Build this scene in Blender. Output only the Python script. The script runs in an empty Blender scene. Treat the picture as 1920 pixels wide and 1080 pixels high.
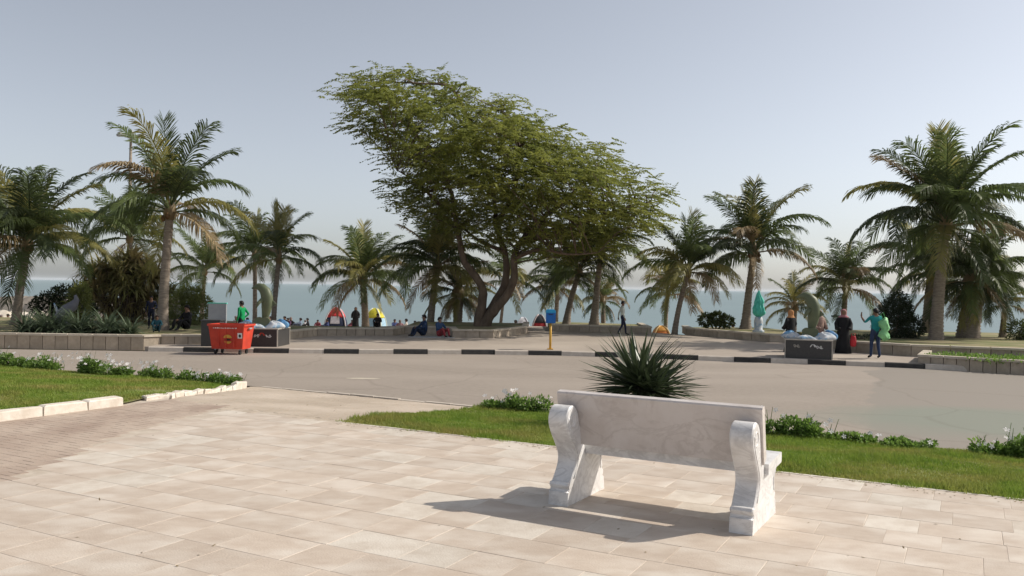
import bpy, math, random
import numpy as np
from mathutils import Vector, Matrix, Euler

# ------------------------------------------------------------------ camera, sky, sun, exposure
scene = bpy.context.scene
C = scene.collection
F = 1600.0; ROLL = 0.0165; CZ = 2.0          # focal length in 1920-px units, roll, eye height above the plaza
cam_d = bpy.data.cameras.new('camera'); cam_d.sensor_width = 36.0; cam_d.lens = 36.0*F/1920.0
cam_d.clip_start = 0.05; cam_d.clip_end = 60000
cam = bpy.data.objects.new('camera', cam_d); C.objects.link(cam)
cam.matrix_world = Matrix.Translation((0, 0, CZ)) @ Matrix.Rotation(math.pi/2 - 2/F, 4, 'X') @ Matrix.Rotation(ROLL, 4, 'Z')
scene.camera = cam

SUN = Vector((1.2, 0.26, 1.0)).normalized()
sun_el = math.asin(SUN.z); sun_az = math.atan2(SUN.x, SUN.y)
world = bpy.data.worlds.new('World'); scene.world = world; world.use_nodes = True
wn = world.node_tree.nodes; wl = world.node_tree.links
sky = wn.new('ShaderNodeTexSky'); sky.sky_type = 'NISHITA'; sky.sun_disc = False
sky.sun_elevation = sun_el; sky.sun_rotation = sun_az
sky.altitude = 0; sky.air_density = 0.8; sky.dust_density = 1.4; sky.ozone_density = 1.0
hs = wn.new('ShaderNodeHueSaturation'); hs.inputs['Saturation'].default_value = 0.42      # milky, dusty air
wl.new(sky.outputs[0], hs.inputs['Color']); wl.new(hs.outputs[0], wn['Background'].inputs[0]); wn['Background'].inputs[1].default_value = 0.105
sun_d = bpy.data.lights.new('sun', 'SUN'); sun_d.energy = 3.3; sun_d.angle = math.radians(0.6); sun_d.color = (1.0, 0.93, 0.82)
sun = bpy.data.objects.new('sun', sun_d); C.objects.link(sun)
sun.rotation_euler = SUN.to_track_quat('Z', 'Y').to_euler(); sun.location = (40, 5, 40)
scene.view_settings.view_transform = 'Standard'; scene.view_settings.look = 'None'
scene.view_settings.exposure = 0.45; scene.view_settings.gamma = 1.0; scene.view_settings.use_curve_mapping = False
scene.cycles.max_bounces = 6; scene.cycles.transparent_max_bounces = 8; scene.cycles.volume_bounces = 1

rng = random.Random(7)
nrg = np.random.default_rng(7)

# ------------------------------------------------------------------ survey helpers
def at(x, y, Y):
    """point of the place at distance Y that was sighted at photo pixel (x, y)"""
    u = x-960; v = y-540
    return Vector(((u+v*ROLL)/F*Y, Y, CZ-(v-u*ROLL+2)/F*Y))
E1 = Vector((0.8816, -0.472)); N1 = Vector((0.472, 0.8816)); P0 = Vector((-2.61, 12.42))   # plaza grid
def RS(r, s):
    p = P0+E1*r+N1*s
    return p.x, p.y
def to_rs(x, y):
    q = Vector((x, y))-P0
    return q.dot(E1), q.dot(N1)
def slope_z(s):
    return -0.3*min(1, max(0, (s-0.3)/4.0))
BEACH = [(20, -0.42), (30, -0.36), (38, -0.34), (43, -0.5), (62, -1.3), (80, -2.4), (100, -4.3), (150, -7.0)]
def beach_z(y):
    return float(np.interp(y, [a for a, b in BEACH], [b for a, b in BEACH]))

# ------------------------------------------------------------------ materials
def mat(name, c1, c2=None, scale=4.0, rough=0.8, bump=0.0, bscale=None, rnd=0.0, coord='pos', detail=5.0,
        trans=0.0, spec=0.3, metal=0.0, c3=None, big=0.25, stretch=None, lo=0.35, hi=0.65):
    m = bpy.data.materials.new(name); m.use_nodes = True
    nt = m.node_tree; n = nt.nodes; l = nt.links
    b = n['Principled BSDF']; b.inputs['Roughness'].default_value = rough
    b.inputs['Specular IOR Level'].default_value = spec; b.inputs['Metallic'].default_value = metal
    c2 = c2 or tuple(x*0.75 for x in c1)
    if coord == 'pos':
        g = n.new('ShaderNodeNewGeometry'); vec = g.outputs['Position']
    else:
        g = n.new('ShaderNodeTexCoord'); vec = g.outputs['Object']
    if stretch:
        mp = n.new('ShaderNodeMapping'); mp.inputs['Scale'].default_value = stretch
        if coord == 'pos': mp.inputs['Rotation'].default_value = (0, 0, 0.49)
        l.new(vec, mp.inputs[0]); vec = mp.outputs[0]
    oi = n.new('ShaderNodeObjectInfo')
    if rnd:
        va = n.new('ShaderNodeVectorMath'); va.operation = 'ADD'
        cb = n.new('ShaderNodeVectorMath'); cb.operation = 'SCALE'; cb.inputs[0].default_value = (37, 91, 53)
        l.new(oi.outputs['Random'], cb.inputs['Scale']); l.new(vec, va.inputs[0]); l.new(cb.outputs[0], va.inputs[1]); vec = va.outputs[0]
    nz = n.new('ShaderNodeTexNoise'); nz.inputs['Scale'].default_value = scale; nz.inputs['Detail'].default_value = detail
    nz.inputs['Roughness'].default_value = 0.62
    l.new(vec, nz.inputs['Vector'])
    r = n.new('ShaderNodeMapRange'); r.inputs[1].default_value = lo; r.inputs[2].default_value = hi
    l.new(nz.outputs[0], r.inputs[0])
    mx = n.new('ShaderNodeMix'); mx.data_type = 'RGBA'; l.new(r.outputs[0], mx.inputs[0])
    mx.inputs[6].default_value = (*c1, 1); mx.inputs[7].default_value = (*c2, 1); col = mx.outputs[2]
    if c3:
        n3 = n.new('ShaderNodeTexNoise'); n3.inputs['Scale'].default_value = big; n3.inputs['Detail'].default_value = 4
        l.new(vec, n3.inputs['Vector'])
        r3 = n.new('ShaderNodeMapRange'); r3.inputs[1].default_value = 0.45; r3.inputs[2].default_value = 0.68; l.new(n3.outputs[0], r3.inputs[0])
        m3 = n.new('ShaderNodeMix'); m3.data_type = 'RGBA'; l.new(r3.outputs[0], m3.inputs[0]); l.new(col, m3.inputs[6])
        m3.inputs[7].default_value = (*c3, 1); col = m3.outputs[2]
    if rnd:
        hv = n.new('ShaderNodeHueSaturation'); rr = n.new('ShaderNodeMapRange')
        rr.inputs[3].default_value = 1-rnd; rr.inputs[4].default_value = 1+rnd
        l.new(oi.outputs['Random'], rr.inputs[0]); l.new(rr.outputs[0], hv.inputs['Value']); l.new(col, hv.inputs['Color']); col = hv.outputs[0]
    l.new(col, b.inputs['Base Color'])
    if bump:
        nb = n.new('ShaderNodeTexNoise'); nb.inputs['Scale'].default_value = bscale or scale*4; nb.inputs['Detail'].default_value = 4
        l.new(vec, nb.inputs['Vector'])
        bp = n.new('ShaderNodeBump'); bp.inputs['Strength'].default_value = bump; bp.inputs['Distance'].default_value = 0.02
        l.new(nb.outputs[0], bp.inputs['Height']); l.new(bp.outputs[0], b.inputs['Normal'])
    if trans:
        t = n.new('ShaderNodeBsdfTranslucent'); ms = n.new('ShaderNodeMixShader'); ms.inputs[0].default_value = trans
        l.new(col, t.inputs[0]); l.new(b.outputs[0], ms.inputs[1]); l.new(t.outputs[0], ms.inputs[2])
        l.new(ms.outputs[0], n['Material Output'].inputs[0])
    return m

def marble_mat(name='marble', base=(0.74, 0.735, 0.73, 1), soft=.45):
    m = bpy.data.materials.new(name); m.use_nodes = True
    nt = m.node_tree; n = nt.nodes; l = nt.links; b = n['Principled BSDF']
    g = n.new('ShaderNodeTexCoord')
    w0 = n.new('ShaderNodeTexNoise'); w0.inputs['Scale'].default_value = 2.3; w0.inputs['Detail'].default_value = 7; w0.inputs['Roughness'].default_value = .6; w0.inputs['Distortion'].default_value = 1.1
    mp = n.new('ShaderNodeMapping'); mp.inputs['Rotation'].default_value = (0.3, 0.9, 0.5); mp.inputs['Scale'].default_value = (1.0, 1.6, 2.0)
    l.new(g.outputs['Object'], mp.inputs[0]); l.new(mp.outputs[0], w0.inputs['Vector'])
    s0 = n.new('ShaderNodeMath'); s0.operation = 'SUBTRACT'; s0.inputs[1].default_value = .5; l.new(w0.outputs[0], s0.inputs[0])
    w = n.new('ShaderNodeMath'); w.operation = 'ABSOLUTE'; l.new(s0.outputs[0], w.inputs[0])
    nz = n.new('ShaderNodeTexNoise'); nz.inputs['Scale'].default_value = 3.2; nz.inputs['Detail'].default_value = 8; nz.inputs['Roughness'].default_value = .7
    l.new(g.outputs['Object'], nz.inputs['Vector'])
    r = n.new('ShaderNodeValToRGB'); e = r.color_ramp.elements
    e[0].position = 0.0; e[0].color = (0.48, 0.46, 0.45, 1); e[1].position = 0.055; e[1].color = (0.92, 0.91, 0.90, 1)
    l.new(w.outputs[0], r.inputs[0])
    r2 = n.new('ShaderNodeValToRGB'); e = r2.color_ramp.elements
    e[0].position = 0.36; e[0].color = (0.56, 0.53, 0.51, 1); e[1].position = 0.6; e[1].color = (0.80, 0.80, 0.80, 1)
    l.new(nz.outputs[0], r2.inputs[0])
    mx = n.new('ShaderNodeMix'); mx.data_type = 'RGBA'; mx.blend_type = 'MULTIPLY'; mx.inputs[0].default_value = 0.75
    l.new(r2.outputs[0], mx.inputs[6]); l.new(r.outputs[0], mx.inputs[7])
    gm = n.new('ShaderNodeMix'); gm.data_type = 'RGBA'; gm.inputs[0].default_value = soft
    l.new(mx.outputs[2], gm.inputs[6]); gm.inputs[7].default_value = base
    l.new(gm.outputs[2], b.inputs['Base Color']); b.inputs['Roughness'].default_value = 0.38; b.inputs['Specular IOR Level'].default_value = 0.4
    bp = n.new('ShaderNodeBump'); bp.inputs['Strength'].default_value = 0.08; bp.inputs['Distance'].default_value = 0.01
    l.new(nz.outputs[0], bp.inputs['Height']); l.new(bp.outputs[0], b.inputs['Normal'])
    return m

M = {}
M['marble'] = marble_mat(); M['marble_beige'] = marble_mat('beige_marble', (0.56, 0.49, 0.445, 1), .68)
M['tile'] = mat('stone_slab', (0.455, 0.37, 0.298), (0.545, 0.462, 0.382), 3.4, 0.7, 0.2, 60, rnd=0.055, c3=(0.60, 0.53, 0.455), big=2.0, stretch=(1, 1.5, 1), lo=.3, hi=.68, detail=10)
M['tile_pale'] = mat('pale_stone_slab', (0.62, 0.56, 0.485), (0.47, 0.395, 0.32), 3.6, 0.7, 0.2, 60, rnd=0.06, lo=.4, hi=.75, detail=10)
M['mortar'] = mat('mortar', (0.54, 0.47, 0.39), (0.42, 0.35, 0.28), 5, 0.9, 0.2)
M['brick'] = mat('paving_brick', (0.40, 0.315, 0.255), (0.46, 0.375, 0.305), 1.4, 0.85, 0.2, 30, c3=(0.33, 0.25, 0.2), big=0.9)
M['ramp'] = mat('ramp_brick', (0.46, 0.385, 0.305), (0.40, 0.33, 0.26), 1.5, 0.85, 0.2, 30, c3=(0.52, 0.44, 0.36), big=0.8)
M['sand'] = mat('beach_sand', (0.50, 0.42, 0.32), (0.40, 0.33, 0.25), 0.5, 0.95, 0.4, 3)
M['soil'] = mat('bed_soil', (0.30, 0.24, 0.15), (0.20, 0.20, 0.08), 0.9, 0.95, 0.5, 8, c3=(0.13, 0.16, 0.05), big=0.5)
M['walk'] = mat('promenade_paving', (0.37, 0.315, 0.265), (0.33, 0.28, 0.235), 3, 0.85, 0.15, 20, c3=(0.42, 0.36, 0.30), big=0.25)
M['kerb_pale'] = mat('kerb_concrete', (0.56, 0.50, 0.43), (0.46, 0.40, 0.34), 5, 0.85, 0.2, rnd=.08)
M['kerb_black'] = mat('kerb_black_paint', (0.028, 0.027, 0.026), (0.05, 0.047, 0.043), 6, 0.7, 0.2)
M['kerb_white'] = mat('lawn_kerb_whitewash', (0.70, 0.645, 0.57), (0.55, 0.48, 0.40), 5, 0.8, 0.3, 18, rnd=.06)
M['wall'] = mat('planter_stone', (0.42, 0.355, 0.28), (0.33, 0.275, 0.215), 5, 0.85, 0.3, 18, rnd=.14)
M['cap'] = mat('planter_cap', (0.55, 0.49, 0.40), (0.45, 0.39, 0.31), 4, 0.8, 0.2, rnd=.07)
M['lawn'] = mat('lawn_soil', (0.13, 0.20, 0.035), (0.19, 0.225, 0.055), 1.2, 0.95, 0.5, 60, c3=(0.22, 0.18, 0.09), big=0.45)
M['blade'] = mat('grass_blade', (0.14, 0.235, 0.028), (0.27, 0.34, 0.06), 4.5, 0.6, trans=0.4, c3=(0.33, 0.30, 0.09), big=0.8, spec=.25)
def leafm(name, a, b, tr=0.3, rough=.5, sc=1.3, **k): return mat(name, a, b, sc, rough, trans=tr, spec=.35, **k)
M['palm_green'] = leafm('palm_leaf_green', (0.14, 0.18, 0.058), (0.085, 0.12, 0.04), .42, rnd=.25)
M['palm_dark'] = leafm('palm_leaf_dark', (0.085, 0.112, 0.045), (0.055, 0.076, 0.03), .38, rnd=.25)
M['palm_yellow'] = leafm('palm_leaf_yellowing', (0.30, 0.265, 0.085), (0.20, 0.20, 0.06), .38, rnd=.2)
M['palm_dead'] = leafm('palm_leaf_dry', (0.31, 0.23, 0.12), (0.21, 0.15, 0.075), .25, rnd=.2)
M['palm_trunk'] = mat('palm_trunk', (0.29, 0.245, 0.20), (0.18, 0.145, 0.115), 5, 0.9, 0.6, 12, coord='obj', stretch=(1, 1, 4))
M['coconut'] = mat('coconut', (0.16, 0.09, 0.03), (0.10, 0.055, 0.025), 5, .6)
M['bark'] = mat('acacia_bark', (0.17, 0.125, 0.09), (0.09, 0.065, 0.048), 5, 0.9, 0.7, 14, coord='obj', stretch=(1, 1, .35))
M['acacia'] = leafm('acacia_leaf', (0.28, 0.295, 0.065), (0.145, 0.175, 0.04), .45, sc=.7)
M['yucca'] = leafm('yucca_leaf', (0.045, 0.065, 0.032), (0.08, 0.105, 0.055), .15, .38, rnd=.25)
M['yucca_dry'] = leafm('yucca_dry_leaf', (0.30, 0.23, 0.13), (0.20, 0.15, 0.08), .15)
M['strap'] = leafm('strap_leaf_grey_green', (0.13, 0.165, 0.10), (0.08, 0.115, 0.065), .3, .45)
M['pandan'] = leafm('pandanus_leaf', (0.21, 0.215, 0.065), (0.28, 0.24, 0.095), .4, .5)
M['pandan_y'] = leafm('pandanus_leaf_dry', (0.36, 0.29, 0.12), (0.23, 0.18, 0.075), .35, .5)
M['shrub'] = leafm('shrub_leaf', (0.075, 0.105, 0.03), (0.12, 0.14, 0.045), .25)
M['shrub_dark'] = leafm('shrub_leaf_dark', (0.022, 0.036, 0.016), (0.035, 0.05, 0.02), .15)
M['shrub_light'] = leafm('shrub_leaf_light', (0.23, 0.25, 0.075), (0.15, 0.175, 0.05), .35)
M['flower_leaf'] = leafm('periwinkle_leaf', (0.11, 0.20, 0.035), (0.20, 0.30, 0.07), .48, sc=6)
M['petal'] = mat('white_petal', (0.82, 0.80, 0.78), (0.76, 0.72, 0.72), 9, .6, trans=.25)
M['red_plastic'] = mat('red_container_plastic', (0.60, 0.06, 0.03), (0.46, 0.045, 0.025), 4, .55, .1)
M['yellow_paint'] = mat('yellow_paint', (0.62, 0.36, 0.05), (0.55, 0.31, 0.05), 5, .5)
M['white_paint'] = mat('white_paint', (0.75, 0.74, 0.72), (0.68, 0.67, 0.65), 5, .5)
M['black_rubber'] = mat('black_rubber', (0.02, 0.02, 0.02), (0.03, 0.03, 0.03), 5, .7)
M['grey_metal'] = mat('grey_metal', (0.34, 0.35, 0.36), (0.29, 0.30, 0.31), 4, .5)
M['granite'] = mat('black_granite', (0.035, 0.034, 0.034), (0.055, 0.053, 0.052), 30, .42, spec=.4)
M['granite_edge'] = mat('pale_granite', (0.42, 0.39, 0.34), (0.35, 0.32, 0.28), 8, .6)
M['dolphin'] = mat('olive_sculpture_paint', (0.095, 0.115, 0.065), (0.13, 0.145, 0.08), 2, .45)
M['wave_white'] = mat('wave_white', (0.50, 0.52, 0.54), (0.18, 0.30, 0.42), 5, .6, lo=.5, hi=.6)
M['wave_blue'] = mat('wave_blue', (0.06, 0.17, 0.36), (0.12, 0.28, 0.46), 3, .5)
M['blue_box'] = mat('blue_enamel', (0.012, 0.13, 0.45), (0.01, 0.11, 0.38), 4, .4)
M['blue_top'] = mat('light_blue_enamel', (0.03, 0.33, 0.62), (0.03, 0.30, 0.56), 4, .4)
M['teal'] = mat('teal_cloth', (0.14, 0.62, 0.48), (0.06, 0.42, 0.33), 5, .8, coord='obj')
M['grey_statue'] = mat('grey_sculpture_paint', (0.17, 0.17, 0.20), (0.13, 0.13, 0.15), 3, .6)
M['rock'] = mat('breakwater_rock', (0.27, 0.235, 0.20), (0.20, 0.175, 0.15), .35, .95, .6, 2)
M['rock_pale'] = mat('pale_boulder', (0.58, 0.53, 0.45), (0.45, 0.40, 0.33), .6, .9, .5, 2, rnd=.15)
_cl = {}
def cloth(c, rough=.85):
    k = tuple(round(x, 3) for x in c)
    if k not in _cl: _cl[k] = mat('cloth_%02d' % len(_cl), k, tuple(x*.72 for x in k), 7, rough, .5, 14, coord='obj')
    return _cl[k]
SKIN = cloth((0.20, 0.11, 0.07), .6); HAIR = cloth((0.012, 0.010, 0.009), .6)

def road_mat():
    m = mat('asphalt', (0.32, 0.274, 0.232), (0.265, 0.226, 0.19), 14, 0.9, 0.35, 70, c3=(0.35, 0.30, 0.255), big=0.18, stretch=(0.6, 1.6, 1))
    nt = m.node_tree; n = nt.nodes; l = nt.links; b = n['Principled BSDF']
    old = b.inputs['Base Color'].links[0].from_socket
    g = n.new('ShaderNodeNewGeometry'); nz = n.new('ShaderNodeTexNoise'); nz.inputs['Scale'].default_value = 0.5; nz.inputs['Detail'].default_value = 5
    l.new(g.outputs['Position'], nz.inputs['Vector'])
    # old green-grey repair patch on the carriageway
    sb = n.new('ShaderNodeVectorMath'); sb.operation = 'SUBTRACT'; sb.inputs[1].default_value = (8.9, 15.5, -0.3); l.new(g.outputs['Position'], sb.inputs[0])
    sc = n.new('ShaderNodeVectorMath'); sc.operation = 'MULTIPLY'; sc.inputs[1].default_value = (0.34, 0.55, 0); l.new(sb.outputs[0], sc.inputs[0])
    ln = n.new('ShaderNodeVectorMath'); ln.operation = 'LENGTH'; l.new(sc.outputs[0], ln.inputs[0])
    ad = n.new('ShaderNodeMath'); ad.operation = 'MULTIPLY_ADD'; ad.inputs[1].default_value = 0.9; l.new(nz.outputs[0], ad.inputs[0]); l.new(ln.outputs['Value'], ad.inputs[2])
    mr = n.new('ShaderNodeMapRange'); mr.inputs[1].default_value = 1.15; mr.inputs[2].default_value = 1.7; mr.inputs[3].default_value = 1.0; mr.inputs[4].default_value = 0
    l.new(ad.outputs[0], mr.inputs[0])
    mx = n.new('ShaderNodeMix'); mx.data_type = 'RGBA'; l.new(mr.outputs[0], mx.inputs[0]); mx.inputs[7].default_value = (0.225, 0.235, 0.195, 1)
    # newer, greyer surfacing beyond a ragged cut line
    dt = n.new('ShaderNodeVectorMath'); dt.operation = 'DOT_PRODUCT'; dt.inputs[1].default_value = (0.92, -0.39, 0); l.new(g.outputs['Position'], dt.inputs[0])
    a2 = n.new('ShaderNodeMath'); a2.operation = 'MULTIPLY_ADD'; a2.inputs[1].default_value = 1.6; l.new(nz.outputs[0], a2.inputs[0]); l.new(dt.outputs['Value'], a2.inputs[2])
    m2 = n.new('ShaderNodeMapRange'); m2.inputs[1].default_value = 0.75; m2.inputs[2].default_value = 0.87; l.new(a2.outputs[0], m2.inputs[0])
    x2 = n.new('ShaderNodeMix'); x2.data_type = 'RGBA'; l.new(m2.outputs[0], x2.inputs[0]); l.new(old, x2.inputs[6]); x2.inputs[7].default_value = (0.262, 0.232, 0.2, 1)
    l.new(x2.outputs[2], mx.inputs[6])
    # hairline cracks and wheel polish
    vo = n.new('ShaderNodeTexVoronoi'); vo.feature = 'DISTANCE_TO_EDGE'; vo.inputs['Scale'].default_value = 0.21
    wv = n.new('ShaderNodeVectorMath'); wv.operation = 'MULTIPLY_ADD'; wv.inputs[1].default_value = (1.1, 1.1, 0); l.new(nz.outputs['Color'], wv.inputs[0]); l.new(g.outputs['Position'], wv.inputs[2]); l.new(wv.outputs[0], vo.inputs['Vector'])
    m4 = n.new('ShaderNodeMapRange'); m4.inputs[1].default_value = 0.0; m4.inputs[2].default_value = 0.010; m4.inputs[3].default_value = .22; m4.inputs[4].default_value = 0; l.new(vo.outputs['Distance'], m4.inputs[0])
    x4 = n.new('ShaderNodeMix'); x4.data_type = 'RGBA'; l.new(m4.outputs[0], x4.inputs[0]); l.new(mx.outputs[2], x4.inputs[6]); x4.inputs[7].default_value = (0.13, 0.105, 0.085, 1)
    l.new(x4.outputs[2], b.inputs['Base Color'])
    return m
M['road'] = road_mat()

def water_mat():
    m = bpy.data.materials.new('sea_water'); m.use_nodes = True
    nt = m.node_tree; n = nt.nodes; l = nt.links; b = n['Principled BSDF']
    n.remove(b); df = n.new('ShaderNodeBsdfDiffuse'); gl = n.new('ShaderNodeBsdfGlossy'); gl.inputs['Roughness'].default_value = .3; ms = n.new('ShaderNodeMixShader'); ms.inputs[0].default_value = .2
    l.new(df.outputs[0], ms.inputs[1]); l.new(gl.outputs[0], ms.inputs[2]); l.new(ms.outputs[0], n['Material Output'].inputs[0])
    g = n.new('ShaderNodeNewGeometry'); mp = n.new('ShaderNodeMapping'); mp.inputs['Scale'].default_value = (0.25, 0.6, 1)
    l.new(g.outputs['Position'], mp.inputs[0])
    nz = n.new('ShaderNodeTexNoise'); nz.inputs['Scale'].default_value = 0.6; nz.inputs['Detail'].default_value = 4; l.new(mp.outputs[0], nz.inputs['Vector'])
    bp = n.new('ShaderNodeBump'); bp.inputs['Strength'].default_value = 0.5; bp.inputs['Distance'].default_value = 0.35
    l.new(nz.outputs[0], bp.inputs['Height']); l.new(bp.outputs[0], gl.inputs['Normal']); l.new(bp.outputs[0], df.inputs['Normal'])
    n2 = n.new('ShaderNodeTexNoise'); n2.inputs['Scale'].default_value = 0.03; n2.inputs['Detail'].default_value = 3; l.new(mp.outputs[0], n2.inputs['Vector'])
    mx = n.new('ShaderNodeMix'); mx.data_type = 'RGBA'; mx.inputs[6].default_value = (0.165, 0.22, 0.238, 1); mx.inputs[7].default_value = (0.195, 0.265, 0.277, 1)
    l.new(n2.outputs[0], mx.inputs[0]); l.new(mx.outputs[2], df.inputs[0])
    return m
M['water'] = water_mat()

# ------------------------------------------------------------------ mesh helpers
def link(o, parent=None):
    C.objects.link(o)
    if parent is not None: o.parent = parent
    return o
def tag(o, label=None, cat=None, group=None, kind=None):
    if label: o['label'] = label
    if cat: o['category'] = cat
    if group: o['group'] = group
    if kind: o['kind'] = kind
    return o
def thing(name, label, cat, loc=(0, 0, 0), rz=0.0, group=None):
    o = bpy.data.objects.new(name, None); o.empty_display_size = 0.2; link(o)
    o.location = loc; o.rotation_euler = (0, 0, rz)
    return tag(o, label, cat, group)
def mesh_from(name, v, f, mats, mi=None, smooth=False):
    me = bpy.data.meshes.new(name); me.from_pydata([tuple(p) for p in v], [], f)
    for m in mats: me.materials.append(m)
    if mi is not None: me.polygons.foreach_set('material_index', mi)
    if smooth: me.polygons.foreach_set('use_smooth', [True]*len(me.polygons))
    me.update(); return me
def np_mesh(name, v, f, mats, mi=None):
    """v (N,3) array, f (M,k) array with k = 3 or 4"""
    me = bpy.data.meshes.new(name); k = f.shape[1]; nf = f.shape[0]
    me.vertices.add(len(v)); me.vertices.foreach_set('co', np.asarray(v, dtype=np.float32).ravel())
    me.loops.add(nf*k); me.loops.foreach_set('vertex_index', np.asarray(f, dtype=np.int32).ravel())
    me.polygons.add(nf); me.polygons.foreach_set('loop_start', np.arange(0, nf*k, k, dtype=np.int32))
    for m in mats: me.materials.append(m)
    if mi is not None: me.polygons.foreach_set('material_index', np.asarray(mi, dtype=np.int32))
    me.update(calc_edges=True); me.validate(); return me
class MB:
    def __init__(s): s.v = []; s.f = []; s.m = []
    def add(s, v, f, m=0):
        b = len(s.v); s.v += [Vector(p) for p in v]; s.f += [tuple(i+b for i in q) for q in f]; s.m += [m]*len(f); return s
    def box(s, c, size, m=0, rz=0.0, top=1.0):
        x, y, z = (size[0]/2, size[1]/2, size[2]/2); R = Matrix.Rotation(rz, 3, 'Z'); c = Vector(c)
        v = [c+R @ Vector(p) for p in ((-x, -y, -z), (x, -y, -z), (x, y, -z), (-x, y, -z), (-x*top, -y*top, z), (x*top, -y*top, z), (x*top, y*top, z), (-x*top, y*top, z))]
        return s.add(v, [(3, 2, 1, 0), (4, 5, 6, 7), (0, 1, 5, 4), (1, 2, 6, 5), (2, 3, 7, 6), (3, 0, 4, 7)], m)
    def tube(s, pts, rad, n=8, m=0, flat=1.0):
        pts = [Vector(p) for p in pts]; rings = []; up = Vector((0, 0, 1)); prev = None
        for i, p in enumerate(pts):
            t = (pts[min(i+1, len(pts)-1)]-pts[max(i-1, 0)]).normalized()
            if prev is None:
                a = t.cross(Vector((0, 1, 0)) if abs(t.y) < .9 else Vector((1, 0, 0))).normalized()
            else:
                a = (prev-t*prev.dot(t)).normalized()
            prev = a; b = t.cross(a)
            r = rad[i] if hasattr(rad, '__len__') else rad
            rings.append([p+(a*math.cos(2*math.pi*k/n)+b*flat*math.sin(2*math.pi*k/n))*r for k in range(n)])
        v = [q for r in rings for q in r]; f = []
        for i in range(len(rings)-1):
            for k in range(n):
                f.append((i*n+k, i*n+(k+1) % n, (i+1)*n+(k+1) % n, (i+1)*n+k))
        f.append(tuple(range(n-1, -1, -1))); f.append(tuple((len(rings)-1)*n+k for k in range(n)))
        return s.add(v, f, m)
    def loft(s, rings, m=0, cap=True):
        n = len(rings[0]); v = [q for r in rings for q in r]; f = []
        for i in range(len(rings)-1):
            for k in range(n):
                f.append((i*n+k, i*n+(k+1) % n, (i+1)*n+(k+1) % n, (i+1)*n+k))
        if cap: f.append(tuple(range(n-1, -1, -1))); f.append(tuple((len(rings)-1)*n+k for k in range(n)))
        return s.add(v, f, m)
    def prism(s, prof, y0, y1, m=0):
        """profile of (x, z) points (counter-clockwise seen from -y) pushed from y0 to y1"""
        n = len(prof); v = [Vector((p[0], y0, p[1])) for p in prof]+[Vector((p[0], y1, p[1])) for p in prof]
        f = [tuple(range(n)), tuple(range(2*n-1, n-1, -1))]+[(i, n+i, n+(i+1) % n, (i+1) % n) for i in range(n)]
        return s.add(v, f, m)
    def mesh(s, name, mats, smooth=False): return mesh_from(name, s.v, s.f, mats if isinstance(mats, (list, tuple)) else [mats], s.m, smooth)
    def build(s, name, mats, parent=None, smooth=False): return link(bpy.data.objects.new(name, s.mesh(name, mats, smooth)), parent)
def poly_sheet(name, pts, z, m, depth=0.0):
    """flat sheet (pts counter-clockwise) or slab"""
    n = len(pts); zz = z if callable(z) else (lambda x, y: z)
    v = [(x, y, zz(x, y)) for x, y in pts]; f = [tuple(range(n))]
    if depth:
        v += [(x, y, zz(x, y)-depth) for x, y in pts]; f += [(i, n+i, n+(i+1) % n, (i+1) % n) for i in range(n)]
    me = mesh_from(name, v, f, [m]); return link(bpy.data.objects.new(name, me))
def grid_sheet(name, xs, ys, zf, m, rs=False):
    v = []; f = []
    for j, b in enumerate(ys):
        for i, a in enumerate(xs):
            x, y = RS(a, b) if rs else (a, b)
            v.append((x, y, zf(a, b)))
    w = len(xs)
    for j in range(len(ys)-1):
        for i in range(w-1): f.append((j*w+i, j*w+i+1, (j+1)*w+i+1, (j+1)*w+i))
    return link(bpy.data.objects.new(name, mesh_from(name, v, f, [m], smooth=True)))
def inside(x, y, poly):
    c = False; n = len(poly)
    for i in range(n):
        x1, y1 = poly[i]; x2, y2 = poly[(i+1) % n]
        if (y1 > y) != (y2 > y) and x < (x2-x1)*(y-y1)/(y2-y1)+x1: c = not c
    return c
def inside_np(X, Y, poly):
    c = np.zeros(X.shape, bool); n = len(poly)
    for i in range(n):
        x1, y1 = poly[i]; x2, y2 = poly[(i+1) % n]
        if y1 == y2: continue
        c ^= ((y1 > Y) != (y2 > Y)) & (X < (x2-x1)*(Y-y1)/(y2-y1)+x1)
    return c
def leaf_arrays(o, d, nrm, ln, w, bend=0.0):
    """rhombus leaves: origins, directions, normals (N,3); lengths and widths (N,)"""
    d = d/np.linalg.norm(d, axis=1, keepdims=True); s = np.cross(d, nrm); s /= np.linalg.norm(s, axis=1, keepdims=True)+1e-9
    L = np.asarray(ln).reshape(-1, 1); W = np.asarray(w).reshape(-1, 1)/2
    mid = o+d*L*.45; tip = o+d*L; tip[:, 2] -= bend*L[:, 0]
    v = np.stack([o, mid+s*W, tip, mid-s*W], 1).reshape(-1, 3)
    return v, np.arange(len(v)).reshape(-1, 4)

# ------------------------------------------------------------------ ground, plaza, lawns, road
ground = poly_sheet('ground', [(-300, -300), (300, -300), (300, 29), (-300, 29)], -0.55, M['sand']); tag(ground, kind='structure')

beach = grid_sheet('beach', list(np.linspace(-260, 260, 53)), [20, 26, 30, 34, 38, 40, 43, 46, 50, 56, 62, 70, 80, 90, 100, 120, 150],
                   lambda x, y: beach_z(y)+0.10*math.sin(x*.31+y*.2)*min(1, max(0, (y-48)/10)), M['sand']); tag(beach, kind='structure')
sea = poly_sheet('sea', [(-14000, 60), (14000, 60), (14000, 14000), (-14000, 14000)], -4.0, M['water']); tag(sea, kind='structure')

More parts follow.
